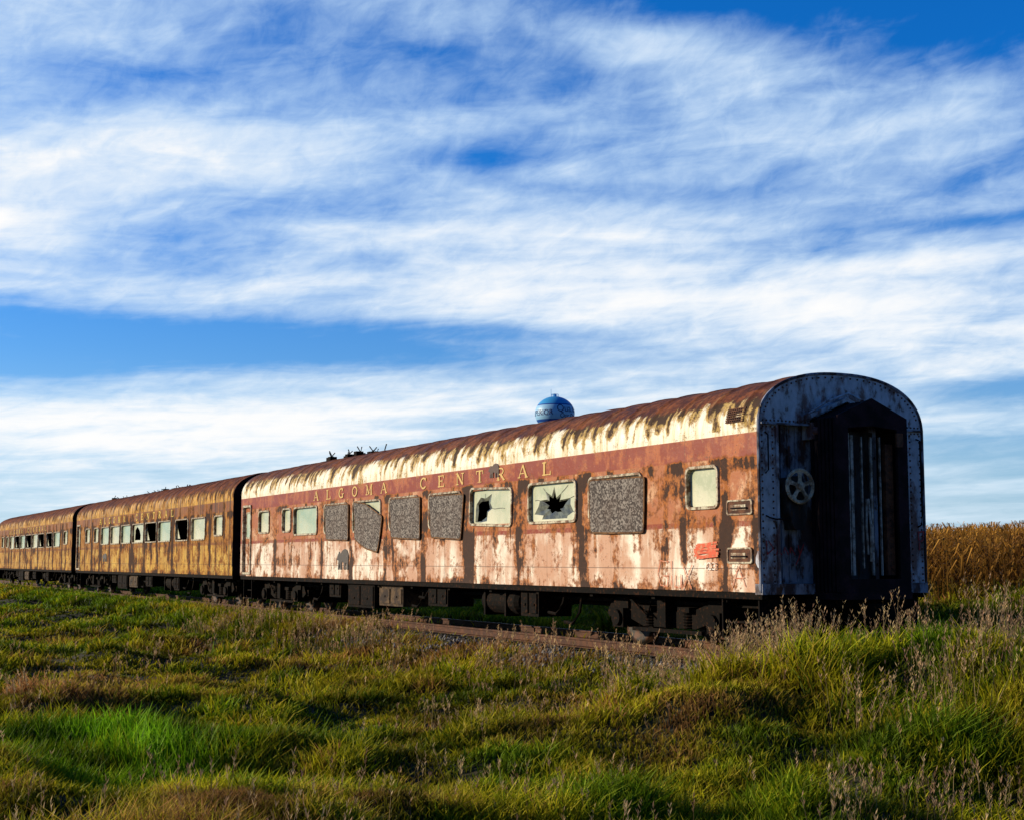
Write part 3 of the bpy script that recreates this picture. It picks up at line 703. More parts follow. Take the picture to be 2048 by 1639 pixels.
# --- car 1 side details
strokes("graffiti", car1, [[(1338, 1122), (1322, 1120), (1317, 1145), (1322, 1168), (1336, 1172), (1338, 1150), (1328, 1150)], [(1344, 1120), (1345, 1175)], [(1352, 1150), (1351, 1172), (1362, 1174), (1364, 1148), (1365, 1176)], [(1368, 1130), (1385, 1176)], [(1386, 1128), (1367, 1178)]], .018, m_faint)
for k_ in range(9):
    yy_ = 1087+k_*3.4; strokes("graffiti", car1, [[(1389+random.uniform(0, 7), yy_), (1412, yy_-random.uniform(0, 4)), (1440-random.uniform(0, 9), yy_-random.uniform(0, 5))]], .03, m_orange, lift0=.010+.002*k_)
strokes("graffiti", car1, [[(1466, 1174), (1478, 1132), (1492, 1172)], [(1468, 1156), (1490, 1154)]], .016, m_faint)
def textmesh(body, size):
    cu = bpy.data.curves.new("t", 'FONT'); cu.body = body; cu.size = size; cu.align_x = 'CENTER'
    o = bpy.data.objects.new("t", cu); COL.objects.link(o); bpy.context.view_layer.update()
    dg = bpy.context.evaluated_depsgraph_get(); me = bpy.data.meshes.new_from_object(o.evaluated_get(dg))
    bpy.data.objects.remove(o); return me
me = textmesh("423", .16); ax_, az_ = onside(1422, 1138)
for v in me.vertices: v.co = (v.co.x*1.5+ax_, -HW-.034, v.co.y+az_)
me.materials.clear(); me.materials.append(m_white); o = bpy.data.objects.new("car_number", me); COL.objects.link(o); o.parent = car1
bear = [(0, .42), (.05, .52), (.10, .60), (.16, .66), (.19, .73), (.24, .74), (.26, .68), (.34, .66), (.5, .78), (.7, .84), (.86, .80), (.96, .66), (1, .48), (.98, .3), (1, .04), (.9, 0), (.82, .03), (.84, .2), (.78, .3), (.72, .18), (.74, .02), (.64, 0), (.60, .05), (.60, .28), (.46, .34), (.42, .22), (.44, .02), (.33, 0), (.30, .05), (.30, .26), (.24, .2), (.22, .02), (.12, .0), (.11, .06), (.15, .36), (.10, .42), (.03, .37)]
def bearm(car, a, b_, mat):
    (xa, za), (xb, zb) = a, b_; mb = MB()
    pts = [(xa+p[0]*(xb-xa), za+p[1]/.84*(zb-za)) for p in bear]
    tr = geometry.tessellate_polygon([[Vector((p[0], p[1], 0)) for p in pts]])
    mb.add([(p[0]-car.location.x, -HW-.014, p[1]) for p in pts], [tuple(t) for t in tr]); return mb.obj("bear_emblem", mat, car)
bearm(car1, onside(674, 1138), onside(698, 1096), m_bear)
bearm(car1, (onside(978, 930)[0], 3.02), (onside(999, 930)[0], 3.30), letm("rusted_emblem", (.06, .02, .01)))
bearm(car2, onside(205, 1122), onside(214, 1105), m_bear)
for (a, b_) in (((1455, 1030), (1506, 996)), ((1456, 1126), (1506, 1093))):
    (xa, za), (xb, zb) = onside(*a), onside(*b_); mb = MB()
    ring(mb, rrect(xa, xb, za, zb, .04), rrect(xa+.035, xb-.035, za+.03, zb-.03, .03), -HW-.025, -HW+.0, -HW-.004, 0)
    mb.add([(p[0], -HW-.012, p[1]) for p in rrect(xa+.03, xb-.03, za+.025, zb-.025, .03)], [tuple(range(24))], 1)
    zm = za+(zb-za)*.45; mb.box(xa+.1, xb-.16, -HW-.020, -HW-.013, zm-.03, zm+.05, 0)
    mb.tube([(xa+.12, -HW-.03, zm), (xb-.12, -HW-.03, zm)], .012, 6, 2)
    mb.obj("step_pocket", [m_frame, m_hose, m_dark], car1)
mb = MB(); xa, xb = wx(1455), wx(1490)
ys_ = lambda z: -HW*(1-((z-ZR)/RH)**NE)**(1/NE)
z0_, z1_ = 3.43, 3.63
for k in range(7):
    z = z0_+(z1_-z0_)*k/6; y = ys_(z)
    mb.box(xa, xb, y-.022, y+.01, z-.006, z+.006, 0)
for k in range(9):
    x = xa+(xb-xa)*k/8
    mb.add([(x-.006, ys_(z0_)-.024, z0_), (x+.006, ys_(z0_)-.024, z0_), (x+.006, ys_(z1_)-.024, z1_), (x-.006, ys_(z1_)-.024, z1_)], [(0, 1, 2, 3)], 0)
mb.add([(xa, ys_(z0_)-.012, z0_), (xb, ys_(z0_)-.012, z0_), (xb, ys_(z1_)-.014, z1_), (xa, ys_(z1_)-.014, z1_)], [(0, 1, 2, 3)], 1)
mb.obj("ventilation_grille", [m_hose, m_dark], car1)
def roofbits(car, s0, s1, n, h):
    mb = MB(); s = s0
    while s < s1:
        z = ZR+RH-.01; y = random.uniform(-.35, .2); hh = random.uniform(.3, 1)*h
        mb.tube([(-s, y, z-.05), (-s+random.uniform(-.12, .12), y, z+hh*.5), (-s+random.uniform(-.3, .3), y+random.uniform(-.1, .1), z+hh)], .016, 5)
        if random.random() < .5: mb.tube([(-s-.2, y, z+hh*.4), (-s+.2, y, z+hh*random.uniform(.3, .8))], .014, 5)
        if random.random() < .8: mb.box(-s-.1, -s+.1, y-.1, y+.1, z-.02, z+hh*.5)
        s += (s1-s0)/n*random.uniform(.5, 1.5)
    mb.box(-s1, -s0, -.2, .1, ZR+RH-.03, ZR+RH+.03)
    o = mb.obj("bent_roof_pipework", m_under, car)
roofbits(car1, 17.8, 21.8, 12, .38); roofbits(car2, 10.5, 24.0, 34, .2)

# --- near end of car 1
pr = rprof(40); poly = [(-HW, ZS)]+pr+[(HW, ZS)]
mb = MB(); mb.prism([(p[0]*.997, p[1]-.004) for p in poly], 'x', -.2, -.14); mb.obj("end_wall", m_endd, car1)
e = empty("end_frame", (0, 0, 0), car1)
mb = MB()
for s in (-1, 1):
    y0, y1 = sorted((s*(HW-.004), s*(HW-.30))); mb.box(-.14, .0, y0, y1, ZS, 3.38)
    y0, y1 = sorted((s*(HW-.30), s*(HW-.34))); mb.box(-.14, .03, y0, y1, ZS+.02, 3.38)
cap = [p for p in pr if p[1] > 3.40]; cap = [(-HW*.999, 3.38)]+[(p[0]*.997, p[1]-.002) for p in cap]+[(HW*.999, 3.38)]
mb.prism(cap, 'x', -.14, .0)
for y in (-1.05, -.92, -.78): mb.box(-.145, -.11, y-.02, y+.02, 1.1, 3.36, 1)
for z in (1.35, 2.2, 2.95): mb.box(-.145, -.12, -1.2, -.7, z-.02, z+.02, 1); mb.box(-.145, -.12, .72, 1.2, z-.02, z+.02, 1)
mb.obj("end_post_frame", [m_end, m_endd], e)
mb = MB(); rim = [(0.0, p[0], p[1]) for p in [(-HW, ZS)]+[(-HW, 2.0)]+pr+[(HW, 2.0), (HW, ZS)]]
mb.tube(rim, .024, 6); mb.box(.0, .055, -HW+.02, -.66, 3.36, 3.385); mb.box(.0, .055, .70, HW-.02, 3.36, 3.385)
mb.box(-.13, .04, -HW, HW, ZS-.03, ZS+.12)
mb.obj("end_rim", m_endd, e)
mb = MB()
def rivet(x, y, z, r=.016): mb.lathe([(r, 0), (r*.8, r*.6), (0, r*.9)], (x, y, z), 'x', 6)
k = 3.30
while k > 1.1:
    for s in (-1, 1):
        rivet(.001, s*(HW-.06), k); rivet(.001, s*(HW-.25), k); rivet(-.139, s*(HW-.40), k)
    k -= .095
y = -HW+.08
while y < HW-.05:
    if abs(y) > .68: rivet(.001, y, 3.42); rivet(.0, y, 3.33) if abs(y) > HW-.3 else None
    y += .07
for i in range(3, len(pr)-3): rivet(.001, pr[i][0]*.95, ZR+(pr[i][1]-ZR)*.93)
o = mb.obj("rivets", m_hose, e); o["kind"] = "stuff"
d = empty("diaphragm", (0, 0, 0), car1); PX = .62; cy = .03
outer = [(-.65+cy, .95), (-.65+cy, 3.47), (cy, 3.74), (.65+cy, 3.47), (.65+cy, .95)]
inner = [(-.46+cy, 1.15), (-.46+cy, 3.30), (cy, 3.34), (.46+cy, 3.30), (.46+cy, 1.15)]
mb = MB()
def hollow(x0, x1, o_, i_, mi=0):
    n = len(o_)
    vs = [(x0, *p) for p in o_]+[(x1, *p) for p in o_]+[(x0, *p) for p in i_]+[(x1, *p) for p in i_]
    fs = []
    for k in range(n):
        j = (k+1) % n
        fs += [(k, j, j+n, k+n), (k+2*n, j+2*n, j+3*n, k+3*n), (k+n, j+n, j+3*n, k+3*n), (k, j, j+2*n, k+2*n)]
    mb.add(vs, fs, mi)
hollow(PX-.05, PX, outer, inner)
ins = lambda pts, k: [((p[0]-cy)*k+cy, 2.2+(p[1]-2.2)*k) for p in pts]
x = .0
while x < PX-.06:
    hollow(x, x+.055, ins(outer, .985), ins(outer, .93)); hollow(x+.055, x+.085, ins(outer, .95), ins(outer, .92)); x += .085
mb.prism([(-.65+cy, .86), (.65+cy, .86), (.65+cy, .96), (-.65+cy, .96)], 'x', 0, PX+.02)
mb.obj("diaphragm_bellows", m_dark, d)
mb = MB(); mb.prism([(-.76, 3.50), (0, 3.80), (.74, 3.50), (.74, 3.44), (0, 3.74), (-.76, 3.44)], 'x', 0, .12)
mb.tube([(.1, -.78, 3.5), (.14, -.4, 3.72), (.14, 0, 3.86), (.14, .3, 3.76)], .018); mb.obj("diaphragm_hood", m_end, d)
mb = MB()
for (y, w_, z0, z1, x) in ((-.26, .025, 1.2, 3.25, .40), (-.17, .05, 1.2, 3.22, .36), (-.02, .022, 1.3, 3.2, .40), (.14, .035, 1.2, 3.2, .42), (.28, .018, 1.2, 3.2, .45)): mb.box(x, x+.03, y-w_/2, y+w_/2, z0, z1)
mb.tube([(.45, 0.06, 2.3), (.5, .06, 1.9), (.45, .09, 1.4)], .018); mb.tube([(.45, .03, 2.3), (.47, .0, 1.9), (.45, .04, 1.5)], .015)
mb.obj("gangway_door_rails", m_silver, d)
mb = MB(); mb.box(.42, .50, .36, .50, 1.2, 3.1)
k = 1.3
while k < 3.05: mb.lathe([(.014, 0), (.01, .01), (0, .014)], (.50, .43, k), 'x', 6); k += .1
mb.obj("door_jamb_plate", m_hose, d)
mb = MB(); mb.box(.08, .12, -.42, .46, 1.1, 3.3); mb.obj("gangway_door", m_gdoor, d)
mb = MB(); mb.box(-.05, .25, -.7, .74, .74, .86); mb.box(.0, .75, -.12, .12, .52, .74); mb.box(.7, .9, -.2, .2, .48, .80)
for s in (-1, 1):
    for k in range(3): mb.box(-1.0, -.15, *sorted((s*(HW-.08-.1*k), s*(HW-.38-.1*k))), .28+.22*k, .31+.22*k)
    mb.box(-1.03, -1.0, *sorted((s*(HW-.06), s*(HW-.6))), .28, .955); mb.box(-.15, -.12, *sorted((s*(HW-.06), s*(HW-.6))), .28, .955)
    mb.tube([(.1, s*.4, .8), (.3, s*.42, .5), (.5, s*.38, .4), (.6, s*.3, .5)], .03)
mb.obj("buffer_beam_and_steps", m_under, car1)
bw = empty("brake_wheel", (.17, *onend(1600, 971, .17)), car1)
mb = MB(); n = 36; R = .235
circ = lambda cy_, cz_, r_, n_: [(cy_+r_*math.cos(2*math.pi*k/n_), cz_+r_*math.sin(2*math.pi*k/n_)) for k in range(n_)]
def seg(t0):
    out = []; da = math.radians(29)
    for k in range(7): out.append(((R-.03)*math.cos(t0-da+2*da*k/6), (R-.03)*math.sin(t0-da+2*da*k/6)))
    di = math.radians(18)
    for k in range(5): out.append((.075*math.cos(t0+di-2*di*k/4), .075*math.sin(t0+di-2*di*k/4)))
    for _ in range(1): out = [((out[i-1][0]+4*out[i][0]+out[(i+1) % len(out)][0])/6, (out[i-1][1]+4*out[i][1]+out[(i+1) % len(out)][1])/6) for i in range(len(out))]
    return out
mb.prism(circ(0, 0, R-.008, n), 'x', -.008, .008, 0, [seg(2*math.pi*k/5+.95) for k in range(5)])
mb.tube([(0, R*math.cos(2*math.pi*k/n), R*math.sin(2*math.pi*k/n)) for k in range(n+1)], .024, 8)
mb.lathe([(0, .045), (.05, .035), (.055, -.03), (0, -.03)], (0, 0, 0), 'x', 12)
mb.obj("brake_wheel_rim", m_bwheel, bw)
mb = MB(); mb.prism([(-.16, .12), (.1, .16), (.2, -.05), (.17, -.45), (.12, -.62), (-.05, -.62), (-.14, -.4), (-.2, -.1)], 'x', -.31, -.07); mb.obj("brake_gear_housing", m_gdoor, bw)
mb = MB()
hy = HW-.12
mb.tube([(.0, hy, 3.25), (.08, hy, 3.22), (.09, hy, 2.8), (.09, hy, 2.1), (.07, hy, 1.95), (0, hy, 1.92)], .014)
mb.obj("grab_handle", m_dark, car1)
mb = MB(); hy = -HW+.12
mb.tube([(.0, hy, 2.05), (.08, hy, 2.02), (.09, hy+.1, 2.0), (.09, hy+.32, 2.0), (.0, hy+.36, 2.0)], .013)
mb.obj("grab_handle", m_dark, car1)
mb = MB(); mb.tube([(.0, hy, 3.25), (.07, hy, 3.2), (.07, hy, 2.7), (.0, hy, 2.66)], .012); mb.obj("grab_handle", m_dark, car1)
mb = MB(); mb.tube([(.12, *onend(1632, 880, .12)), (.12, *onend(1640, 960, .12)), (.14, *onend(1638, 1040, .14)), (.16, *onend(1652, 1110, .16)), (.16, *onend(1655, 1165, .16))], .03)
mb.obj("hanging_hose", m_hose, car1)
mb = MB(); yy, zz = onend(1625, 862, 0); mb.box(-.13, .1, yy-.09, yy+.05, zz-.12, zz+.12); mb.lathe([(0, .08), (.05, .08), (.07, 0)], (.1, yy-.02, zz), 'x', 12); mb.obj("marker_lamp", m_end, car1)
mb = MB(); yy, zz = onend(1797, 880, PX)
mb.box(PX, PX+.03, yy-.06, yy+.06, zz-.1, zz+.1); mb.obj("latch_plate", m_hose, d)
strokes("graffiti", car1, [[(1532, 1080), (1534, 1108), (1546, 1096), (1536, 1080)], [(1552, 1108), (1556, 1094), (1562, 1108)], [(1566, 1106), (1568, 1094), (1575, 1108)], [(1578, 1104), (1580, 1094), (1588, 1108)], [(1594, 1090), (1598, 1106), (1606, 1088), (1590, 1128)]], .016, m_red, 'end')
strokes("graffiti", car1, [[(1836, 1062), (1838, 1098)], [(1836, 1064), (1846, 1062), (1845, 1078), (1838, 1082)]], .025, m_red, 'end')

# ------------------------------------------------------------------ water tower
D = 505.0
bx, by = c2w((1110-1024)/F2*D*1.0, D); tz = CAM.z+(1120-827)/F2*D; tr_ = 7.1; th_ = 6.1; gz0 = float(gh(bx, by))
tw = empty("water_tower", (bx, by, gz0)); tag(tw, "light blue water tower with navy lettering on its tank", "water tower")
mt, N, b, oc = newmat("blue_tank_paint"); x, y, z = N.sep(oc)
zc = tz-gz0
c = N.mix(N.mr(z, zc-2.4, zc-2.3), (.01, .08, .40), (.30, .58, .88)); c = N.mix(N.mr(z, zc+2.6, zc+2.7), c, (.01, .06, .36)); c = N.mix(N.mr(z, zc+3.0, zc+3.1), c, (.05, .36, .78))
c = N.mix(N.mr(z, zc-3.2, zc-3.3), c, (.15, .42, .72)); N.put(b.inputs['Base Color'], c); b.inputs['Roughness'].default_value = .45
mb = MB(); mb.lathe([(tr_*math.cos(math.radians(a)), th_*math.sin(math.radians(a))) for a in range(-84, 91, 6)], (0, 0, zc), 'z', 48); mb.obj("tank", mt, tw, True)
mb = MB(); mb.lathe([(4.6, 0), (3.6, 2), (1.9, 7), (1.5, 12), (1.5, zc-9), (2.2, zc-6.6), (3.0, zc-5.3)], (0, 0, 0), 'z', 28); mb.obj("pedestal", mt, tw, True)
mb = MB()
for k in range(12):
    t = k*math.pi/6; mb.tube([(1.3*math.cos(t), 1.3*math.sin(t), zc+5.8), (1.3*math.cos(t), 1.3*math.sin(t), zc+6.9)], .06, 5)
mb.tube([(1.3*math.cos(k*math.pi/8), 1.3*math.sin(k*math.pi/8), zc+6.9) for k in range(17)], .06, 5); mb.lathe([(.6, 0), (.6, .7), (.3, 1.0), (0, 1.05)], (0, 0, zc+6.0), 'z', 14)
mb.tube([(-1.3*RT.x, -1.3*RT.y, zc+5.6), (-1.3*RT.x, -1.3*RT.y, zc+8.8)], .07, 5); mb.obj("roof_railing", mt, tw)
def wrap(body, size, lon0, z0, sx=1.0):
    me = textmesh(body, size)
    base = math.atan2(-FH.y, -FH.x)
    for v in me.vertices:
        zz_ = z0+v.co.y; rr = tr_*math.sqrt(max(0, 1-(zz_/th_)**2))+.07
        lon = base+lon0+v.co.x*sx/tr_
        v.co = (rr*math.cos(lon), rr*math.sin(lon), zc+zz_)
    me.materials.clear(); me.materials.append(m_navy); o = bpy.data.objects.new("tank_lettering", me); COL.objects.link(o); o.parent = tw
wrap("SUPERIOR", 2.8, -.92, -1.0, .92); wrap("Quality", 3.6, .78, .2, .95); wrap("Our Duty", 2.2, .86, -1.9, 1.0)

# ------------------------------------------------------------------ vegetation
def foliage_mat(name, trans=.3):
    m = bpy.data.materials.new(name); m.use_nodes = True; nt = m.node_tree; nt.nodes.clear()
    at = nt.nodes.new('ShaderNodeAttribute'); at.attribute_name = 'Col'
    a = nt.nodes.new('ShaderNodeBsdfPrincipled'); a.inputs['Roughness'].default_value = .6; a.inputs['Specular IOR Level'].default_value = .1
    t = nt.nodes.new('ShaderNodeBsdfTranslucent'); mx = nt.nodes.new('ShaderNodeMixShader'); mx.inputs[0].default_value = trans; o = nt.nodes.new('ShaderNodeOutputMaterial')
    L = nt.links.new; L(at.outputs['Color'], a.inputs['Base Color']); L(at.outputs['Color'], t.inputs['Color']); L(a.outputs[0], mx.inputs[1]); L(t.outputs[0], mx.inputs[2]); L(mx.outputs[0], o.inputs[0])
    return m
m_grass = foliage_mat("meadow_grass_blades", .32); m_dry = foliage_mat("dry_seed_grass", .3); m_corn = foliage_mat("dry_corn_leaves", .25)

def patches(x, y, lst):
    f = np.zeros_like(x)
    for (px, py, sx, sy, am) in lst:
        Z = 1.85/(py-1120)*F2; X = (px-1024)/F2*Z; cx, cy_ = c2w(X, Z)
        rx = (x-cx)*SA+(y-cy_)*CA; rz = -(x-cx)*CA+(y-cy_)*SA
        f += am*np.exp(-(rx/(sx/F2*Z))**2-(rz/(sy/(py-1120)*Z))**2)
    return f
BR = [(1000, 1320, 420, 35, .6), (60, 1400, 160, 55, .9), (1750, 1590, 420, 40, .6), (1250, 1400, 350, 35, .45), (560, 1290, 200, 30, .3), (1100, 1600, 300, 35, .2), (150, 1635, 300, 30, .4), (1950, 1500, 100, 40, .2), (1750, 1250, 200, 30, .5), (900, 1450, 200, 30, .3)]
GR = [(230, 1500, 300, 50, 1.2), (250, 1200, 350, 25, .9), (560, 1360, 250, 50, .5), (1750, 1420, 300, 80, .8), (1900, 1250, 200, 60, .6), (1000, 1550, 250, 40, .4), (450, 1560, 150, 30, .5)]
DK = [(1840, 1380, 240, 70, .6), (1950, 1290, 200, 60, .6), (520, 1480, 160, 30, .35), (1300, 1500, 300, 25, .25), (100, 1330, 200, 20, .3), (1600, 1500, 200, 30, .3)]  # darker patches; shadow at the right is painted into the grass colour
def sample(n, zmin, zmax, hw=.42):
    Z = np.exp(rng.uniform(math.log(zmin), math.log(zmax), n)); X = rng.uniform(-hw, hw, n)*Z
    return CAM.x+X*SA-Z*CA, CAM.y+X*CA+Z*SA, Z
def mask(x, y):
    k = (y < -.75) | (y > 3.9) | (x > .7)
    r = rng.random(len(x))
    shoulder = (y > -1.5) & (y < -.2) & (x <= .7)
    vis = (x > -15) & (x < -1)
    k &= ~(shoulder & vis & (r < .5))
    k |= (y > -.95) & (y < .5) & (x < -15) & (r < .75)
    k |= (y > -.95) & (y < 3.9) & (r < .05)
    k &= ~((y > 18) & (r < .9)); k &= y < 40
    return k
def blades(n, zmin, zmax, tuft):
    nc = n//tuft
    cx, cy_, Z = sample(nc, zmin, zmax); sp = .05*(Z/10)**.8
    x = np.repeat(cx, tuft)+rng.normal(0, 1, nc*tuft)*np.repeat(sp, tuft); y = np.repeat(cy_, tuft)+rng.normal(0, 1, nc*tuft)*np.repeat(sp, tuft)
    Z = np.repeat(Z, tuft); tid = np.repeat(rng.random(nc), tuft); tcol = np.repeat(rng.normal(0, 1, nc), tuft)
    k = mask(x, y); x, y, Z, tid, tcol = x[k], y[k], Z[k], tid[k], tcol[k]; n = len(x)
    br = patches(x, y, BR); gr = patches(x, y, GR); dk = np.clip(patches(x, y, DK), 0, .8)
    lush = np.clip(patches(x, y, [(230, 1500, 300, 50, 1)]), 0, 1)
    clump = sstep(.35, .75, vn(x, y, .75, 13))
    hm = .05+.20*vn(x, y, 1.3, 12)*clump+.07*vn(x, y, 3, 14)
    hm = hm*(.5+1.0*tid)+.26*lush
    hm *= np.where((x > .6) & (y > -3.4) & (y < 5), 1.4, 1)
    hm = np.where((y > 4) & (x > -12), hm*1.8, hm)
    hm = np.where((x <= -15) & (y > -2), hm*.6+.20, hm)
    h = hm*rng.uniform(.6, 1.25, n)
    wd = .0056*(Z/10)**1.0*rng.uniform(.6, 1.35, n)
    a = rng.uniform(0, 2*math.pi, n); lx = np.cos(a)+.25; ly = np.sin(a)+.1
    le = h*rng.uniform(.15, 1.0, n)*(1-.5*lush); fa = rng.uniform(0, math.pi, n); wx_, wy_ = np.cos(fa)*wd, np.sin(fa)*wd
    z = gh(x, y)-.02
    V = np.empty((n, 5, 3))
    V[:, 0] = np.stack([x-wx_, y-wy_, z], 1); V[:, 1] = np.stack([x+wx_, y+wy_, z], 1)
    mx, my, mz = x+lx*le*.4, y+ly*le*.4, z+h*.65
    V[:, 2] = np.stack([mx+wx_*.9, my+wy_*.9, mz], 1); V[:, 3] = np.stack([mx-wx_*.9, my-wy_*.9, mz], 1)
    V[:, 4] = np.stack([x+lx*le, y+ly*le, z+h], 1)
    g = .5*vn(x, y, 2.2, 20)+.5*vn(x, y, .6, 21)
    t = np.clip(.34+(g-.5)*1.8+br*.5-gr*.55+.20*tcol, 0, 1)[:, None]
    green = np.array([[.125, .19, .006]]); yel = np.array([[.43, .37, .012]]); brn = np.array([[.37, .185, .06]])
    c = np.where(t < .5, green+(yel-green)*t*2, yel+(brn-yel)*(t-.5)*2)
    c = c+lush[:, None]*np.array([[.08, .19, .004]])*(1-t)+np.clip(gr, 0, 1)[:, None]*np.array([[.0, .03, .0]])*(1-t)
    c = c*rng.uniform(.5, 1.4, n)[:, None]*(.22+.52*clump+.85*vn(x, y, .5, 33)**1.3+.45*sstep(.4, .7, vn(x, y, 2.4, 37)))[:, None]*(1-.7*dk)[:, None]  # noise patches put shading contrast into the blade colour
    C = np.empty((n, 5, 3)); C[:, 0] = C[:, 1] = c*.06; C[:, 2] = C[:, 3] = c*.72; C[:, 4] = c*1.4  # shade painted along each blade: dark root, bright tip
    b0 = np.arange(n)[:, None]*5
    L = np.concatenate([b0+np.array([[0, 1, 2, 3]]), b0+np.array([[3, 2, 4]])], 1).ravel()
    ls = (np.arange(n)[:, None]*7+np.array([[0, 4]])).ravel(); lt = np.tile([4, 3], n)
    return V.reshape(-1, 3), L, ls, lt, np.clip(C.reshape(-1, 3), 0.002, 1)
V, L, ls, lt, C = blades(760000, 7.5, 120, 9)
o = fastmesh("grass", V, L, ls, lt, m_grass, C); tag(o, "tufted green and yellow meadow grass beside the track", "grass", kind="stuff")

def stalks(x, y, Z, h):
    n = len(x); z = gh(x, y)-.02; a = rng.uniform(0, 2*math.pi, n); le = h*rng.uniform(.05, .45, n)
    tx, ty, tz_ = x+np.cos(a)*le+le*.4, y+np.sin(a)*le, z+h
    wd = .0022*(Z/10)**.9+.0005; fa = rng.uniform(0, math.pi, n); wx_, wy_ = np.cos(fa)*wd, np.sin(fa)*wd
    V1 = np.stack([np.stack([x-wx_, y-wy_, z], 1), np.stack([x+wx_, y+wy_, z], 1), np.stack([tx, ty, tz_], 1)], 1)
    tt = rng.random(n)[:, None]
    col = (np.array([[.58, .43, .22]])*tt+np.array([[.32, .18, .11]])*(1-tt))*rng.uniform(.6, 1.4, n)[:, None]
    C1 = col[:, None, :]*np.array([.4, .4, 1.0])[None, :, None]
    K = 11
    u = 1-.32*rng.random((n, K)); bx_ = x[:, None]+(tx-x)[:, None]*u; by_ = y[:, None]+(ty-y)[:, None]*u; bz = z[:, None]+(tz_-z)[:, None]*u
    aa = rng.uniform(0, 2*math.pi, (n, K)); l = (.022+.03*rng.random((n, K)))*(1+.2*(Z[:, None]/15)); sw = .0032*(Z[:, None]/10)**.85
    P0 = np.stack([bx_, by_, bz], 2); P1 = P0+np.stack([np.cos(aa)*l*.5, np.sin(aa)*l*.5, l*.85], 2); q_ = np.stack([-np.sin(aa)*sw, np.cos(aa)*sw, aa*0], 2)
    PM = (P0+P1)/2
    V2 = np.stack([P0, PM+q_, P1, PM-q_], 2)
    C2 = np.broadcast_to((col*1.2)[:, None, None, :], V2.shape)
    L1 = np.arange(n*3); L2 = np.arange(n*K*4)+n*3
    V = np.concatenate([V1.reshape(-1, 3), V2.reshape(-1, 3)]); C = np.concatenate([C1.reshape(-1, 3), C2.reshape(-1, 3)])
    lt = np.concatenate([np.full(n, 3), np.full(n*K, 4)]); ls = np.concatenate([[0], np.cumsum(lt)[:-1]])
    return V, np.concatenate([L1, L2]), ls, lt, C
nc = 9000; tf = 4
cx, cy_, Zc = sample(nc, 8, 60); x = np.repeat(cx, tf)+rng.normal(0, .12, nc*tf); y = np.repeat(cy_, tf)+rng.normal(0, .12, nc*tf); Z = np.repeat(Zc, tf)
e1, e2 = 3300, 2800; x = np.concatenate([x, rng.uniform(.2, 7.5, e1), rng.uniform(-26, 3, e2)]); y = np.concatenate([y, rng.uniform(-3.2, 3.4, e1), rng.normal(-1.6, .5, e2)])
Z = np.concatenate([Z, np.full(e1, 18.), np.full(e2, 25.)])
pr_ = np.clip(.06+patches(x, y, BR)*.5-.6*patches(x, y, GR[:3]), 0.012, 1)*sstep(.40, .64, vn(x, y, .8, 30))
pr_[nc*tf:] = .85*sstep(.38, .60, vn(x[nc*tf:], y[nc*tf:], .8, 41))
pr_ = np.where((x <= 0.3) & (y > -.9), 0, pr_); pr_ = np.where(y > 4, 0, pr_)
k = rng.random(len(x)) < pr_; late = np.arange(len(x)) >= nc*tf; x, y, Z, late = x[k], y[k], Z[k], late[k]
h = .18+.24*rng.random(len(x)); h = np.where(late & (x > .3), .33+.5*rng.random(len(x)), h); h = np.where(late & (x <= .3), .34+.38*rng.random(len(x)), h)
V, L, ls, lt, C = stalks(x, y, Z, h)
o = fastmesh("seed_head_grass", V, L, ls, lt, m_dry, C); tag(o, "dry tan seed heads standing above the grass", "dry grass", kind="stuff")

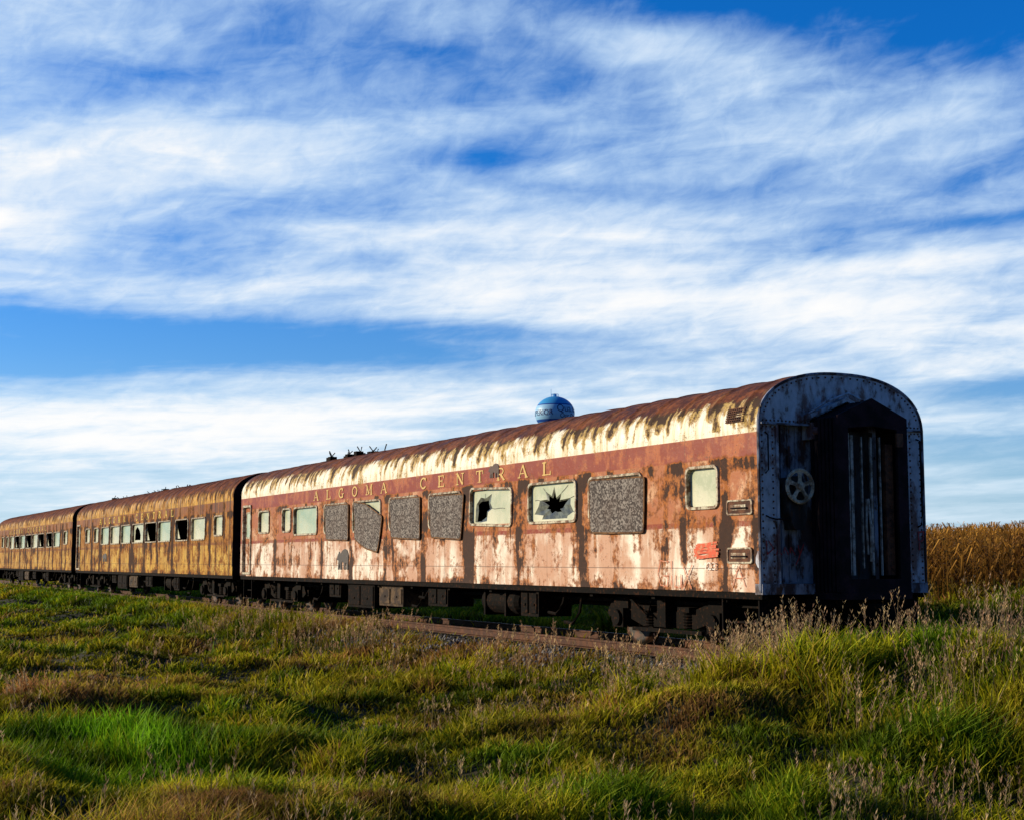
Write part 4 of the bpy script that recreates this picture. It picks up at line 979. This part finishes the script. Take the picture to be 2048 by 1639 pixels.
def corn():
    xs, ys = [], []
    for r in range(12):
        yy = 14.5+r*.76; xx = np.arange(-62, 12, .20); xs.append(xx+rng.normal(0, .04, len(xx))); ys.append(np.full(len(xx), yy)+rng.normal(0, .04, len(xx)))
    xx = rng.uniform(-150, 10, 8000); yy = 22+rng.random(8000)**1.4*120; xs.append(xx); ys.append(yy)
    x = np.concatenate(xs); y = np.concatenate(ys)
    n = len(x); z = gh(x, y); far = np.clip((y-20)/60, 0, 2); sc = 1+far*1.0
    H = rng.uniform(1.74, 2.02, n)
    Vs, Cs = [], []
    wd = .014*sc
    base = np.stack([x, y, z], 1)
    tan = np.array([[.58, .30, .05]]); brn = np.array([[.26, .11, .022]]); grn = np.array([[.12, .15, .03]])
    colr = tan+(brn-tan)*rng.random(n)[:, None]
    def quad(a, b_, c_, d_, ca, cb):
        Vs.append(np.stack([a, b_, c_, d_], 1)); Cs.append(np.stack([ca, ca, cb, cb], 1))
    e1 = np.stack([wd, wd*0, wd*0], 1); e2 = np.stack([wd*0, wd, wd*0], 1); top = base+np.stack([0*H, 0*H, H], 1)
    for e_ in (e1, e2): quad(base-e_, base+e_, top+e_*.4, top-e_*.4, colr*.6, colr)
    for k in range(11):
        hh = H*(.12+.8*k/11)+rng.uniform(-.05, .05, n); a = rng.uniform(0, 2*math.pi, n); d = np.stack([np.cos(a), np.sin(a), 0*a], 1); q_ = np.stack([-np.sin(a), np.cos(a), 0*a], 1)
        l = rng.uniform(.3, .55, n); ww = (.024*sc)[:, None]*q_
        p = base+np.stack([0*hh, 0*hh, hh], 1); u1 = rng.uniform(.05, .2, n); u2 = rng.uniform(-.35, .02, n)
        p1 = p+d*(l*.4)[:, None]+np.stack([0*u1, 0*u1, u1], 1); p2 = p+d*l[:, None]+np.stack([0*u2, 0*u2, u2], 1)
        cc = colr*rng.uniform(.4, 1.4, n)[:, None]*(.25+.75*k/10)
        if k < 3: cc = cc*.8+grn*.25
        quad(p-ww*.6, p+ww*.6, p1+ww, p1-ww, cc*.7, cc); quad(p1-ww, p1+ww, p2+ww*.1, p2-ww*.1, cc, cc*1.1)
    for k in range(4):
        a = rng.uniform(0, 2*math.pi, n); d = np.stack([np.cos(a)*.10, np.sin(a)*.10, 0*a+.14], 1); q_ = np.stack([-np.sin(a), np.cos(a), 0*a], 1)*(.009*sc)[:, None]
        quad(top-q_, top+q_, top+d+q_, top+d-q_, colr*1.1, colr*1.3)
    V = np.concatenate([v.reshape(-1, 3) for v in Vs]); C = np.concatenate([c_.reshape(-1, 3) for c_ in Cs]); nq = len(V)//4
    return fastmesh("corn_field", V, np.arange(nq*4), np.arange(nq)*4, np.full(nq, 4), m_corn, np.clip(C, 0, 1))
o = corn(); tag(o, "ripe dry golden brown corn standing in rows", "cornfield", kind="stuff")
print("done")
